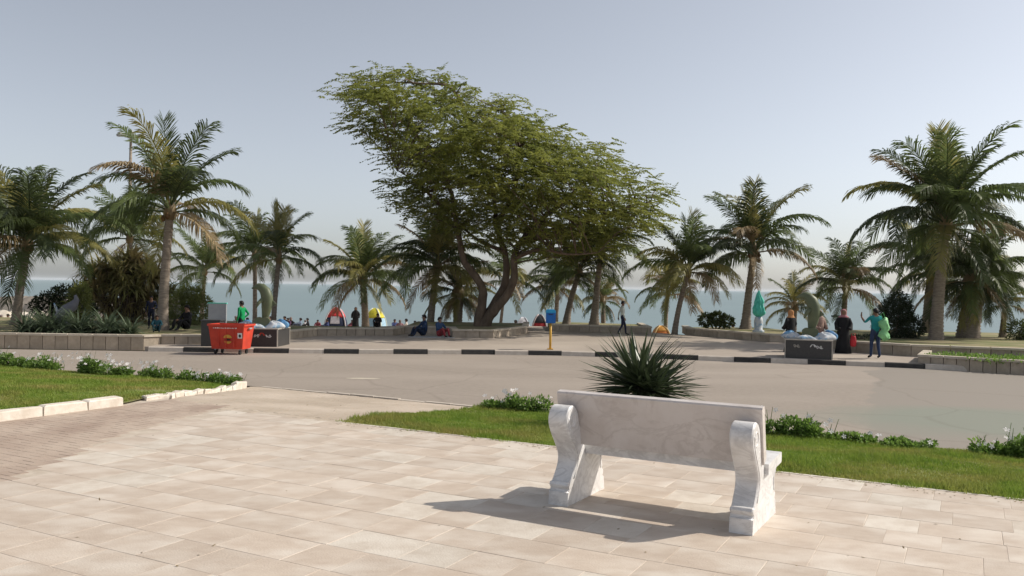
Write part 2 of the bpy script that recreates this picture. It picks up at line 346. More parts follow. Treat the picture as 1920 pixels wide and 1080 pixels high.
# plaza base (mortar bed) with single stone slabs on it
LEFT_EDGE = [(1.2, -9.0), (0.35, -6.2), (-0.17, -4.7), (-0.85, -3.5), (-1.32, -2.7), (-1.75, -1.6), (-2.02, -0.64), (-2.35, 0.3)]   # plaza / brick border in grid coords
def left_r(s):
    return float(np.interp(s, [b for a, b in LEFT_EDGE], [a for a, b in LEFT_EDGE]))
plaza = link(bpy.data.objects.new('plaza', mesh_from('plaza', [(*RS(-60, -60), -0.0025), (*RS(60, -60), -0.0025), (*RS(60, 0.02), -0.0025), (*RS(0.0, 0.02), -0.0025), (*RS(-2.35, 0.3), -0.0025), (*RS(-4.3, 0.3), -0.0025), (*RS(-4.3, -3), -0.0025), (*RS(-4.3, -60), -0.0025)] , [(0, 1, 2, 3, 4, 5, 6, 7)], [M['mortar']])))
tag(plaza, kind='structure')
def slab_mesh(name, m, jit):
    r = random.Random(jit); e = 0.5
    v = [(sx*e+r.uniform(-.004, .004), sy*e+r.uniform(-.006, .006), -1) for sx, sy in ((-1, -1), (1, -1), (1, 1), (-1, 1))]
    v += [(p[0]*.998, p[1]*.997, -0.12) for p in v[:4]]+[(p[0]*.99, p[1]*.986, 0) for p in v[:4]]
    f = [(0, 1, 5, 4), (1, 2, 6, 5), (2, 3, 7, 6), (3, 0, 4, 7), (4, 5, 9, 8), (5, 6, 10, 9), (6, 7, 11, 10), (7, 4, 8, 11), (8, 9, 10, 11)]
    return mesh_from(name, v, f, [m])
tile_meshes = [slab_mesh('stone_slab', M['tile'], i) for i in range(4)]
pale_meshes = [slab_mesh('stone_slab', M['tile_pale'], i+9) for i in range(2)]
ang = math.atan2(E1.y, E1.x); slabs = []; s = -0.002; row = 0
while s > -17:
    h = 0.46 if s > -9 else 0.6
    r = -6.0-rng.uniform(0, .6)
    while r < 17:
        ln = rng.choice((0.42, 0.46, 0.52, 0.62, 0.66)); rc = r+ln/2; sc = s-h/2
        if rc > left_r(sc)+0.12:
            x, y = RS(rc, sc); slabs.append((rc, sc, ln, h, x, y))
        r += ln
    s -= h; row += 1
def in_view(x, y, z=0, mx=80):
    if y < 1: return False
    u = x/y*F+960; v = 540-2+(CZ-z)/y*F+(u-960)*ROLL
    return -mx < u < 1920+mx and v < 1080+mx
vis = [t for t in slabs if in_view(t[4], t[5])]; vis.sort(key=lambda t: t[4]**2+t[5]**2)
sel = set(id(t) for t in vis[:300]); rest = MB()
for t in slabs:
    rc, sc, ln, h, x, y = t; z = rng.uniform(-0.001, 0.001)
    if id(t) in sel:
        o = bpy.data.objects.new('stone_slab', rng.choice(pale_meshes if rng.random() < .16 else tile_meshes)); link(o, plaza)
        o.location = (x, y, z); o.rotation_euler = (0, 0, ang+(math.pi if rng.random() < .5 else 0)); o.scale = (ln-.001, h-.001, 0.02)
    else:
        rest.box((x, y, z-.01), (ln-.006, h-.006, .02), 0 if rng.random() > .16 else 1, ang)
ro = rest.build('paving_slabs', [M['tile'], M['tile_pale']], plaza); ro['kind'] = 'stuff'
# older brick paving on the left of the slabs, herringbone
bm = MB(); bl, bw = 0.21, 0.105
for i in range(-10, 60):
    for j in range(-10, 70):
        for k in range(2):
            # running pairs turned by 90 degrees
            rc = -7.2+i*bl+(0.5*bw if k else -.5*bw)*(1 if (i+j) % 2 else 0); sc = -9.0+j*bl+(0.5*bw if k else -.5*bw)*(0 if (i+j) % 2 else 1)
            if -3.72 < rc < left_r(sc)-0.0 and sc < 0.28:
                x, y = RS(rc, sc)
                if in_view(x, y): bm.box((x, y, -.0145+rng.uniform(-.001, .001)), ((bw-.008), (bl-.008), .03) if (i+j) % 2 else ((bl-.008), (bw-.008), .03), 0, ang)
brk = bm.build('brick_paving', [M['brick']], plaza); brk['kind'] = 'stuff'

# ramp down to the road, soldier bricks
RL = [(-3.75, 0.28), (-4.05, 0.6), (-4.35, 1.2), (-4.8, 2.4), (-5.4, 3.6), (-5.9, 4.3)]
def ramp_left(s): return float(np.interp(s, [b for a, b in RL], [a for a, b in RL]))
ramp = grid_sheet('ramp', [0, .25, .5, .75, 1], list(np.linspace(0.0, 4.3, 12)), lambda a, b: 0, M['mortar'])
me = ramp.data
for j, b in enumerate(np.linspace(0.0, 4.3, 12)):
    for i, a in enumerate([0, .25, .5, .75, 1]):
        r0 = ramp_left(b); r = r0+(0.12-r0)*a; x, y = RS(r, b); me.vertices[j*5+i].co = (x, y, slope_z(b)-0.012)
tag(ramp, kind='structure')
bm = MB(); s = 0.06; j = 0
while s < 4.26:
    r = -6.0+(0.05 if j % 2 else 0)
    while r < 0.1:
        if ramp_left(s)+.08 < r < 0.10 and not (s < .3 and r < left_r(s)):
            x, y = RS(r, s); bm.box((x, y, slope_z(s)-.016+rng.uniform(-.003, .003)), (.098, .2, .03), 0, ang)
        r += .105
    s += .21; j += 1
rb = bm.build('ramp_bricks', [M['ramp']], ramp); rb['kind'] = 'stuff'
# sunken joint with kerb stones between ramp and road
for k in range(9):
    r = -5.3+k*0.62
    x, y = RS(r, 4.36)
    o = MB().box((0, 0, 0), (.6, .1, .1), 0).build('edge_stone', [M['kerb_pale']], ramp); o.location = (x, y, -.335+rng.uniform(-.012, .012)); o.rotation_euler = (0, 0, ang+rng.uniform(-.01, .01))

# road
KERB = [(-60, 26.5), (-12.0, 27.9), (-8.5, 28.0), (-5.6, 28.25), (-1.05, 28.9), (1.7, 29.0), (4.5, 28.5), (7.2, 27.65), (9.4, 27.2), (11.6, 26.6), (12.6, 26.2), (14.9, 24.5), (20, 21.3), (60, 2)]
road = poly_sheet('road', [(-60, 20.5), RS(-14.5, 2.0), RS(-8, 3.4), RS(-5.9, 4.29), RS(0, 4.29), RS(20, 4.3), RS(36, 4.3)] + [(x, y+.04) for x, y in KERB[::-1]][1:], -0.3, M['road']); tag(road, kind='structure')
pm = MB(); pts = [(math.cos(a)*(.42+.05*math.sin(3*a)), math.sin(a)*.16) for a in np.linspace(0, 2*math.pi, 18)[:-1]]
pm.add([(p[0], p[1], 0) for p in pts], [tuple(range(len(pts)))]); o = pm.build('road_paint_patch', [M['cap']], road); q = at(680, 716, 2.3*F/176.6+0); o.location = (q.x, q.y, -0.296)
# promenade behind the kerb
PARK = [(-12.0, 27.95), (-8.5, 28.05), (-5.6, 28.3), (-1.05, 28.95), (1.7, 29.05), (4.5, 28.55), (7.2, 27.7), (9.4, 27.25), (11.6, 26.65), (12.9, 26.2), (14.0, 28.7), (14, 36), (13.5, 40), (9.3, 41.0), (8.35, 40.6), (6.9, 42.5), (6.8, 47), (-3, 47.3), (-12, 40)]
walk = poly_sheet('promenade', PARK, -0.15, M['walk'], 0.9); tag(walk, kind='structure')
# paving joints lines on the promenade: long rows of big pavers
# kerb stones along the promenade, every other one painted black
pts = [Vector(p) for p in KERB[1:11]]; L = [0]
for a, b in zip(pts, pts[1:]): L.append(L[-1]+(b-a).length)
def along(d):
    for i in range(len(pts)-1):
        if d <= L[i+1] or i == len(pts)-2:
            t = (d-L[i])/(L[i+1]-L[i]); p = pts[i].lerp(pts[i+1], t); q = (pts[i+1]-pts[i]).normalized(); return p, math.atan2(q.y, q.x)
KL = 1.136; kerb = thing('kerb', 'long promenade kerb of alternating black and unpainted stones', 'kerb', (pts[0].x, pts[0].y, -0.3))
kb_mesh = {}
for nm in ('kerb_black', 'kerb_pale'):
    kb = MB(); v = [(sx*.5, yy, zz) for sx in (-1, 1) for yy, zz in ((-.62, 0), (.5, 0), (.5, 1), (-.1, 1), (-.35, .86))]
    kb.add(v, [(4, 3, 2, 1, 0), (5, 6, 7, 8, 9)]+[(q, (q+1) % 5, (q+1) % 5+5, q+5) for q in range(5)][::1]); kb_mesh[nm] = kb.mesh('kerb_stone', [M[nm]])
nk = int(L[-1]/KL); off = 1.29
for k in range(-1, nk):
    d0 = off+k*KL; d = d0+KL/2
    if d < 0.2 or d0 < 0: continue
    p, a = along(d); black = (k % 2 == 0)
    low = 0.6 if p.x > 6.5 else 1.0
    o = link(bpy.data.objects.new('kerb_stone', kb_mesh['kerb_black' if black else 'kerb_pale']), kerb)
    o.location = (p.x-pts[0].x, p.y-pts[0].y, -.02); o.rotation_euler = (0, 0, a+rng.uniform(-.006, .006)); o.scale = (KL-.014, .14, .175+rng.uniform(-.006, .006))

# lawns: turf sheet plus grass blades
def lawn_z(r, s):
    return slope_z(s)-0.012+0.02*math.sin(r*1.3+1)*math.sin(s*1.7)+0.03*min(1, max(0, s))
RLAWN = [(0.12, 0.05), (26, 0.05), (26, 4.6), (8.5, 4.62), (4, 4.35), (0.12, 4.28)]
rl = grid_sheet('right_lawn', list(np.linspace(0.1, 26, 60)), list(np.linspace(0.03, 4.45, 16)), lawn_z, M['lawn'], True); tag(rl, kind='structure')
def llawn_r(s):   # right-hand border of the left lawn
    return -3.85 if s < -0.3 else (-4.0 if s < .35 else ramp_left(s)-0.1)
def llawn_far(r): return float(np.interp(r, [-24, -14, -9.0, -6.2, -5.2], [1.2, 3.0, 3.7, 4.15, 4.2]))
ll = grid_sheet('left_lawn', [0, .03, .08, .15, .25, .4, .6, .8, 1], list(np.linspace(-8, 4.2, 30)), lambda a, b: 0, M['lawn'])
me = ll.data; ss = list(np.linspace(-8, 4.2, 30))
def llawn_z(r, s): return slope_z(s)+0.03+0.012*math.sin(r*1.1)*math.sin(s*1.5)
for j, b in enumerate(ss):
    for i, a in enumerate([0, .03, .08, .15, .25, .4, .6, .8, 1]):
        r = llawn_r(b)-a*24; x, y = RS(r, min(b, llawn_far(r))); me.vertices[j*9+i].co = (x, y, llawn_z(r, min(b, llawn_far(r))))
tag(ll, kind='structure')
# (winding is mirrored for the left sheet)
me.flip_normals()
def grass(name, n, rlo, rhi, slo, shi, ok, zf, parent, hmin, hmax, w, bare=None):
    R = nrg.uniform(rlo, rhi, n); S = nrg.uniform(slo, shi, n)
    X = P0.x+E1.x*R+N1.x*S; Y = P0.y+E1.y*R+N1.y*S
    Z = zf(R, S)
    keep = ok(R, S) & (Y > 3) & (np.abs(X/np.maximum(Y, 1)) < .66)
    if bare is not None: keep &= nrg.random(n) > bare(R, S)
    R, S, X, Y, Z = (q[keep] for q in (R, S, X, Y, Z)); m = len(X)
    a = nrg.uniform(0, 2*math.pi, m); hh = nrg.uniform(hmin, hmax, m)*(0.75+0.5*np.sin(R*2.1+S)*np.sin(S*2.7-R))
    hh *= .75+.5*nrg.random(m)**2*1.6; hh = np.maximum(hh, hmin*.6); t = nrg.uniform(0, 2*math.pi, m); ln = nrg.uniform(.2, .9, m)*hh
    dx, dy = np.cos(a)*w, np.sin(a)*w
    v = np.stack([np.stack([X-dx, Y-dy, Z-.005], 1), np.stack([X+dx, Y+dy, Z-.005], 1), np.stack([X+np.cos(t)*ln, Y+np.sin(t)*ln, Z+hh], 1)], 1).reshape(-1, 3)
    o = link(bpy.data.objects.new(name, np_mesh(name, v, np.arange(len(v)).reshape(-1, 3), [M['blade']])))
    return o
vslope = np.vectorize(slope_z)
def zr(R, S): return vslope(S)-0.012+0.02*np.sin(R*1.3+1)*np.sin(S*1.7)+0.03*np.clip(S, 0, 1)
g1 = grass('lawn_grass', 340000, 0.02, 18, -0.05, 4.6, lambda R, S: (S > .03-.06*np.clip(np.sin(R*5.3)+np.sin(R*13.1+2)+.4*np.sin(R*31), 0, 1.6)) & (R > .1-.1*np.sin(S*9)*np.sin(S*23)) & (S < np.interp(R, [0, 4, 8.5, 26], [4.28, 4.35, 4.6, 4.6])), zr, None, .028, .062, .006,
           lambda R, S: np.clip(.75-(S+R*.45)*1.1, 0, .6))
tag(g1, 'short green mown grass on the lawn behind the bench', 'grass', kind='stuff')
def zl(R, S): return vslope(S)+0.03+0.012*np.sin(R*1.1)*np.sin(S*1.5)
vll = np.vectorize(llawn_r); vfar = np.vectorize(llawn_far)
g2 = grass('lawn_grass', 330000, -22, -3.9, -3.5, 4.2, lambda R, S: (R < vll(S)) & (S < vfar(R)), zl, None, .028, .06, .008,
           lambda R, S: np.clip(1.15-0.8*np.hypot((R+4.9)/1.0, (S-.9)/0.9), 0, .95))
tag(g2, 'short green mown grass on the lawn beside the white kerb', 'grass', kind='stuff')

# white kerb stones of the left lawn: big blocks, then a flaring row of rough small stones
wk = thing('lawn_kerb', 'row of large whitewashed kerb blocks edging the lawn', 'kerb', (*RS(-3.8, -0.55), 0))
def put_stone(parent, r, s, ln, w, h, rot, z, nm='kerb_block', rough=.012):
    q = random.Random(int(r*977+s*131))
    b = MB(); x, y, zz = ln/2, w/2, h
    v = [(sx*x+q.uniform(-rough, rough), sy*y+q.uniform(-rough, rough), t*zz+(q.uniform(-rough, rough) if t else -.05)) for t in (0, 1) for sx, sy in ((-1, -1), (1, -1), (1, 1), (-1, 1))]
    v += [(p[0]*.9, p[1]*.86, p[2]+.018) for p in v[4:8]]
    b.add(v, [(0, 1, 5, 4), (1, 2, 6, 5), (2, 3, 7, 6), (3, 0, 4, 7), (4, 5, 9, 8), (5, 6, 10, 9), (6, 7, 11, 10), (7, 4, 8, 11), (8, 9, 10, 11)])
    o = b.build(nm, [M['kerb_white']], parent); px, py = RS(r, s); o.location = Vector((px, py, z))-parent.location; o.rotation_euler = (0, 0, rot); return o
s = -0.6
for ln in (0.62, 0.72, 0.8, 0.75, 0.8, 0.75, .8, .8):
    put_stone(wk, -3.82, s-ln/2, ln-.02, .17, .125, ang+math.pi/2+rng.uniform(-.02, .02), 0.0); s -= ln
rk = thing('stone_edging', 'flaring row of small rough whitewashed stones beside the ramp', 'kerb', (*RS(-4.1, 0.1), 0))
s = 0.0
while s < 3.75:
    ln = rng.uniform(.2, .36); r1, r2 = ramp_left(s)-.06, ramp_left(s+ln)-.06
    if s < .3: r1 = r2 = -4.0
    put_stone(rk, (r1+r2)/2, s+ln/2, ln*1.04, rng.uniform(.12, .16), rng.uniform(.05, .1) if s < 3.0 else .14, ang+math.atan2(ln, r2-r1), slope_z(s+ln/2)-.02, 'edging_stone', .02); s += ln
# plaza edging strip of thin pale stones along the right lawn
ps = thing('lawn_edging', 'thin pale stone strip between slabs and lawn behind the bench', 'edging', (*RS(0.1, .03), 0))
r = 0.1
while r < 12:
    ln = rng.uniform(.55, .95); o = MB().box((0, 0, 0), (ln-.012, .045, .05)).build('edging_stone', [M['kerb_white']], ps)
    px, py = RS(r+ln/2, .028); o.location = Vector((px, py, -.021+rng.uniform(-.003, .003)))-ps.location; o.rotation_euler = (0, 0, ang+rng.uniform(-.006, .006)); r += ln

# ------------------------------------------------------------------ raised planting beds with stone walls
block_mesh = MB().box((0, 0, .5), (1, 1, 1), top=.985).mesh('wall_block', [M['wall']])
cap_mesh = MB().box((0, 0, .5), (1, 1, 1), top=.97).mesh('cap_stone', [M['cap']])
def planter(label, line, z0, h, t, bl, soil_poly=None, soil_z=None, capl=None, soilm='soil'):
    p0 = Vector((*line[0], z0)); th = thing('planter_wall', label, 'planter', p0, group=None)
    for a, b in zip(line, line[1:]):
        a = Vector(a); b = Vector(b); d = b-a; an = math.atan2(d.y, d.x); n = max(1, round(d.length/bl)); w = d.length/n; q = d.normalized(); nn = Vector((-q.y, q.x))
        for k in range(n):
            p = a+q*(w*(k+.5))+nn*(t/2)
            o = link(bpy.data.objects.new('wall_block', block_mesh), th); o.location = Vector((p.x, p.y, z0-.03))-p0
            o.rotation_euler = (0, 0, an); o.scale = (w-.016, t+rng.uniform(-.012, .012), h-.052)
        n2 = max(1, round(d.length/(capl or bl*2))); w = d.length/n2
        for k in range(n2):
            p = a+q*(w*(k+.5))+nn*(t/2)
            o = link(bpy.data.objects.new('cap_stone', cap_mesh), th); o.location = Vector((p.x, p.y, z0+h-.08+rng.uniform(-.004, .004)))-p0
            o.rotation_euler = (0, 0, an); o.scale = (w-.006, t+.07, .07)
    if soil_poly:
        o = poly_sheet('planting_soil', [(x-p0.x, y-p0.y) for x, y in soil_poly], soil_z-z0, M[soilm], .5); o.parent = th; o.location = p0*0
        for v in o.data.vertices: pass
    return th
BZ = 0.12
planter('low stone planter wall at the roadside below the strap leaved plants', [(-34, 28.05), (-12.3, 28.55), (-11.9, 29.0), (-10.6, 29.2), (-9.95, 31.0), (-8.75, 31.9), (-8.0, 35.2), (-5.0, 36.2)], -0.3, 0.5, .22, .42,
        [(-34, 28.2), (-12.4, 28.72), (-12.0, 29.15), (-10.75, 29.4), (-10.1, 31.1), (-8.9, 32.0), (-8.15, 35.3), (-5.0, 36.35), (-5, 38.2), (-10, 38.0), (-13, 41.5), (-34, 41.5)], BZ)
planter('low stone planter wall round the big leaning acacia', [(-4.95, 36.3), (-4.75, 38.0), (-2.75, 38.0), (-2.45, 35.5), (-0.75, 35.6), (0.75, 39.6), (0.9, 44.5)], -0.15, 0.36, .24, .5,
        [(-4.9, 38.2), (-2.6, 38.2), (-2.3, 35.7), (-0.85, 35.8), (0.58, 39.7), (0.7, 44.6), (-4.9, 44.6)], BZ)
planter('low stone planter wall below the two leaning palms beyond the blue collection box', [(1.9, 42.2), (6.75, 41.1), (6.95, 45.5)], -0.15, .36, .24, .5,
        [(2.0, 42.35), (6.6, 41.3), (6.8, 45.5), (2.0, 47.2)], BZ)
planter('stone planter wall with a chamfered end below the palm and folded parasol', [(8.6, 43), (8.4, 40.8), (10.9, 36.0), (11.7, 35.9), (12.6, 38.5)], -0.15, .36, .26, .55,
        [(8.75, 43), (8.55, 40.85), (11.0, 36.2), (11.6, 36.1), (13.4, 40), (13.0, 44)], BZ)
planter('long curved pale planter wall below the tall thick trunked palm', [(12.9, 35), (11.95, 31.1), (13.7, 29.2), (17.0, 27.8), (20, 27.0), (30, 26.2)], -0.15, .42, .26, .6,
        [(13.05, 35), (12.15, 31.15), (13.8, 29.4), (17.05, 28.0), (20, 27.2), (30, 26.4), (30, 42), (17, 43), (13.4, 40)], BZ)
planter('low roadside planter wall of square blocks holding green ground cover', [(13.9, 28.7), (12.65, 26.5), (14.9, 24.75), (20, 21.55), (30, 16.5)], -0.3, .42, .2, .36,
        [(13.9, 28.5), (12.85, 26.55), (14.95, 24.95), (20, 21.75), (30, 16.7), (30, 26), (20, 26.85), (16.95, 27.6)], .02, capl=.7, soilm='lawn')

# ------------------------------------------------------------------ marble bench
BA = Vector((0.368, 7.884)); BB = Vector((1.996, 6.964)); ban = math.atan2(BB.y-BA.y, BB.x-BA.x); BL = (BB-BA).length
bench = thing('marble_bench', 'white veined marble park bench with scrolled legs, seen from behind', 'bench', (BA.x, BA.y, 0), ban)
# local frame: x along the bench, y away from its back, z up.  profile given as (y, z)
def smooth_poly(pts, n=5):
    out = []; m = len(pts)
    for i in range(m-1):
        p0 = Vector(pts[max(i-1, 0)]); p1 = Vector(pts[i]); p2 = Vector(pts[i+1]); p3 = Vector(pts[min(i+2, m-1)])
        for k in range(n):
            t = k/n; out.append(tuple(0.5*((2*p1)+(p2-p0)*t+(2*p0-5*p1+4*p2-p3)*t*t+(3*p1-p0-3*p2+p3)*t**3)))
    out.append(tuple(pts[-1])); return out
rear = smooth_poly([(0.06, 0.215), (0.125, 0.29), (0.17, 0.37), (0.165, 0.45), (0.10, 0.55), (0.015, 0.66), (-0.035, 0.76), (-0.025, 0.845), (0.035, 0.905), (0.12, 0.91), (0.195, 0.85), (0.235, 0.74)], 5)
front = smooth_poly([(0.858, 0.43), (0.845, 0.39), (0.79, 0.35), (0.785, 0.29), (0.80, 0.25), (0.79, 0.215)], 4)
leg_prof = [(0.0, 0.0), (0.0, 0.125), (0.022, 0.135), (0.03, 0.15), (0.012, 0.17), (0.006, 0.19), (0.02, 0.213)]+rear+[(0.30, 0.60), (0.36, 0.53), (0.385, 0.428), (0.86, 0.45)]+front+[(0.815, 0.205), (0.83, 0.185), (0.82, 0.165), (0.805, 0.15), (0.84, 0.13), (0.85, 0.0)]
LW = 0.195
def bench_leg(x0):
    b = MB(); n = len(leg_prof); bev = 0.012
    cy = sum(p[0] for p in leg_prof)/n; cz = sum(p[1] for p in leg_prof)/n
    def ring(x, k):
        out = []
        for i, p in enumerate(leg_prof):
            a = Vector(leg_prof[i-1]); c = Vector(leg_prof[(i+1) % n]); t = (c-a); 
            nn = Vector((-t.y, t.x)); nn = nn.normalized() if nn.length > 1e-6 else Vector((0, 0))
            # profile runs clockwise seen from +x, outward is -nn
            out.append(Vector((x, p[0]+nn.x*(-k)*-1*-1, max(p[1]+nn.y*(-k)*-1*-1, 0) if p[1] > 0 else 0)))
        return out
    b.loft([ring(x0, bev), ring(x0+bev, 0), ring(x0+LW-bev, 0), ring(x0+LW, bev)])
    o = b.build('leg', [M['marble']], bench)
    for pl in o.data.polygons: pl.use_smooth = False
    # carved S relief on both faces
    for xx in (x0+.002, x0+LW-.002):
        sp = []
        for k in range(34):
            t = k/33; a = math.pi*.9+t*math.pi*3.1; rr = .082*(1-t*.8); sp.append((xx, 0.085+rr*math.cos(a), 0.785+rr*math.sin(a)))
        MB().tube(sp, [.011*(1-.5*k/33) for k in range(34)], 6).build('carved_scroll', [M['marble']], o, True)
        MB().tube([(xx, p[0]+.045, p[1]) for p in rear[2:32:3]], .01, 6).build('carved_line', [M['marble']], o, True)
        MB().tube([(xx, p[0]-.05, p[1]) for p in front[0:20:3]], .009, 6).build('carved_line', [M['marble']], o, True)
    return o
bench_leg(0.0); bench_leg(BL-LW)
# seat with rounded front
seat = [(0.385, 0.43), (0.88, 0.455), (0.895, 0.465), (0.90, 0.505), (0.895, 0.54), (0.88, 0.55), (0.39, 0.52)]
b = MB(); b.loft([[Vector((x, p[0], p[1])) for p in seat] for x in (-0.035, BL+0.035)]); so = b.build('seat', [M['marble']], bench)
# backrest slab leaning back, gap above the seat
bk0 = Vector((0.275, 0.562)); bk1 = Vector((0.18, 1.02)); d = (bk1-bk0).normalized(); q = Vector((d.y, -d.x))*0.085
prof = [Vector((.282, .530)), Vector((.364, .578)), bk1+q-d*.012, bk1+q*.85, bk1+q*.15, bk1-d*.012]
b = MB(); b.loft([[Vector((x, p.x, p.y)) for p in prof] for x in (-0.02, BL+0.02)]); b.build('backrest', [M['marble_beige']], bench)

# ------------------------------------------------------------------ palms
def frond_mesh(name, seed, elev, droop, m, nl=64, ll=.33, w=.0165, hang=.55, fan=0.0):
    r = random.Random(seed); pts = []; p = Vector((0, 0, 0)); n = 22; tang = []; yaw = 0; ybend = r.uniform(-.25, .25)
    for i in range(n+1):
        t = i/n; e = elev-droop*t**1.25; yaw = ybend*t*t; d = Vector((math.cos(e)*math.cos(yaw), math.cos(e)*math.sin(yaw), math.sin(e)))
        pts.append(p.copy()); tang.append(d); p = p+d/n
    b = MB(); sel = list(range(0, n+1, 2))
    b.tube([pts[i] for i in sel], [.011*(1-.85*i/n)+.0008 for i in sel], 4)
    for i in range(nl):
        t = .13+.87*(i+.5*r.random())/nl; k = min(int(t*n), n-1); f_ = t*n-k; o = pts[k].lerp(pts[k+1], f_); T = tang[k].lerp(tang[min(k+1, n)], f_).normalized()
        S = T.cross(Vector((0, 0, 1))); S = S.normalized() if S.length > .05 else Vector((0, 1, 0)); U = S.cross(T)
        prof = (.45+.55*math.sin(math.pi*min(1, (t-.05)*1.15)**.7)) if t < .8 else .95-1.6*(t-.8)*1.4
        prof = max(.28, prof)
        sw = .55+.5*t
        for sd in (-1, 1):
            if r.random() < .06: continue
            L_ = ll*prof*r.uniform(.82, 1.1); tw = r.uniform(-.14, .14)
            d1 = (S*sd*math.cos(sw+tw)+T*math.sin(sw+tw)+U*.22).normalized(); d2 = (d1+Vector((0, 0, -hang*r.uniform(.6, 1.5)))).normalized(); d3 = (d2+Vector((0, 0, -hang*1.2))).normalized()
            wv = T.cross(d1).cross(d1).normalized()*w*.5 if False else T*w*.5
            a = o; c = a+d1*L_*.4; e_ = c+d2*L_*.35; g = e_+d3*L_*.25
            b.add([a-wv*.7, a+wv*.7, c+wv, c-wv, e_+wv*.8, e_-wv*.8, g], [(0, 1, 2, 3), (3, 2, 4, 5), (5, 4, 6)])
    return b.mesh(name, [m])
FR = {}
CLS = {'spear': (1.48, .12, .1), 'up': (1.2, .75, .45), 'high': (.9, 1.45, .65), 'mid': (.5, 1.5, .85), 'low': (.0, 1.2, .95), 'hang': (-.65, .75, .9)}
def frond(cls, tone, k):
    key = (cls, tone, k)
    if key not in FR:
        e, dr, hg = CLS[cls]; FR[key] = frond_mesh('palm_frond', hash((cls, k)) % 9999 if False else (list(CLS).index(cls)*31+k*7+len(tone)), e+(.12 if k else -.05), dr*(1+.15*k), M['palm_'+tone], hang=hg)
    return FR[key]
nut_mesh = None
def palm(name, label, base, crown, R, n=24, tr=(.17, .12), tones=(.6, .2, .15, .05), seed=1, up=1.0, droop=0, nuts=0, skirt=0, bulge=1.7, spear=1, az0=None):
    """base, crown: world points; R frond length; tones: green, dark, yellow, dead"""
    r = random.Random(seed); th = thing(name, label, 'palm', base, group=None)
    c = Vector(crown)-Vector(base); H = c.z; b = MB(); pts = []; rad = []; n_r = max(10, int(H*7))
    for i in range(n_r*2+1):
        t = i/(n_r*2); bow = Vector((c.x*(t**1.5), c.y*(t**1.5), H*t-.1*(1-t)))
        pts.append(bow); fl = 1+(bulge-1)*math.exp(-t*H/.35)
        rad.append((tr[0]*(1-t)+tr[1]*t)*fl*(1.05 if i % 2 else .95)*r.uniform(.97, 1.03))
    b.tube(pts, rad, 10); b.build('trunk', [M['palm_trunk']], th, True)
    # fibrous crown shaft
    b = MB(); b.tube([c+Vector((0, 0, -.35*R/4)), c+Vector((0, 0, -.1)), c+Vector((0, 0, .25)), c+Vector((0, 0, .5))], [tr[1]*1.0, tr[1]*1.7, tr[1]*1.35, tr[1]*.5], 9); b.build('crown_shaft', [M['palm_dead']], th, True)
    dist = [('up', .25), ('high', .28), ('mid', .27), ('low', .15), ('hang', .05)]
    seq = []
    for cl, q in dist:
        q = q*(up if cl in ('up', 'high') else 1)*(1+droop if cl in ('low', 'hang') else 1); seq += [cl]*max(1, round(q*n*1.05))
    if spear: seq += ['spear']*spear
    seq += ['hang']*skirt
    tn = ['green', 'dark', 'yellow', 'dead']; az = r.uniform(0, 6.28) if az0 is None else az0
    for i, cl in enumerate(seq):
        az += 2.39996+r.uniform(-.25, .25)
        wts = list(tones)
        if cl in ('hang',): wts[3] += .55; wts[2] += .25
        if cl == 'low': wts[2] += .15; wts[3] += .12
        if cl == 'spear': wts = [.3, 0, .7, 0]
        tone = r.choices(tn, wts)[0]
        o = link(bpy.data.objects.new('frond', frond(cl, tone, r.randint(0, 1))), th)
        lz = {'spear': .35, 'up': .3, 'high': .2, 'mid': .1, 'low': 0, 'hang': -.1}[cl]
        o.location = c+Vector((math.cos(az)*tr[1]*.6, math.sin(az)*tr[1]*.6, lz*r.uniform(.6, 1.1))); s_ = R*r.uniform(.84, 1.1)*(.75 if cl == 'hang' else 1)*(.85 if cl == 'spear' else 1)
        o.scale = (s_, s_, s_); o.rotation_euler = (r.uniform(-.22, .22), r.uniform(-.12, .12), az)
    for k in range(nuts):
        a = r.uniform(0, 6.28); o = MB(); rings = []
        for j in range(6):
            f_ = j/5; rr = .11*math.sin(math.pi*min(max(f_, .06), .94)); rings.append([Vector((rr*math.cos(q_), rr*math.sin(q_), -.14+.28*f_)) for q_ in np.linspace(0, 2*math.pi, 8)[:-1]])
        o.loft(rings); o = o.build('coconut', [M['coconut']], th, True); o.location = c+Vector((math.cos(a)*.24, math.sin(a)*.24, -.1-r.uniform(0, .35)))
    return th
def pz(x, y, Y, z=None):
    p = at(x, y, Y)
    if z is not None: p.z = z
    return p
def base_at(x, Y, z): return Vector(((x-960)/F*Y+0.03, Y, z))
PX = 1.06
def addpalm(label, bx, Y, z, crown, Rpx, **k):
    palm('palm_tree', label, base_at(bx, Y, z), at(*crown, Y), Rpx/F*Y*PX, **k)
BP = lambda Y: beach_z(Y)
addpalm('tall coconut palm in front of the broad pandanus bush', 304, 32.8, BZ, (319, 398), 158, n=17, tr=(.2, .15), seed=3, tones=(.62, .12, .2, .06), up=1.2, nuts=3)
addpalm('leafy coconut palm with pale trunk beside the strap leaved plants', 30, 34.5, BZ, (52, 462), 158, n=30, tr=(.17, .14), seed=5, tones=(.5, .25, .2, .05), up=1.2)
addpalm('half hidden palm crown rising behind the pandanus bush', 252, 46, BP(46), (243, 448), 100, n=22, seed=8, tones=(.6, .2, .15, .05))
addpalm('small far palm behind the light green round shrub', 378, 60, BP(60), (384, 510), 78, n=20, seed=9, tones=(.7, .2, .1, 0))
addpalm('slender palm with upright yellow spear frond beside the tiled statue plinth', 512, 40, BP(40), (523, 486), 100, n=15, tr=(.13, .1), seed=12, tones=(.4, .1, .4, .1), spear=5, droop=.4, up=.4)
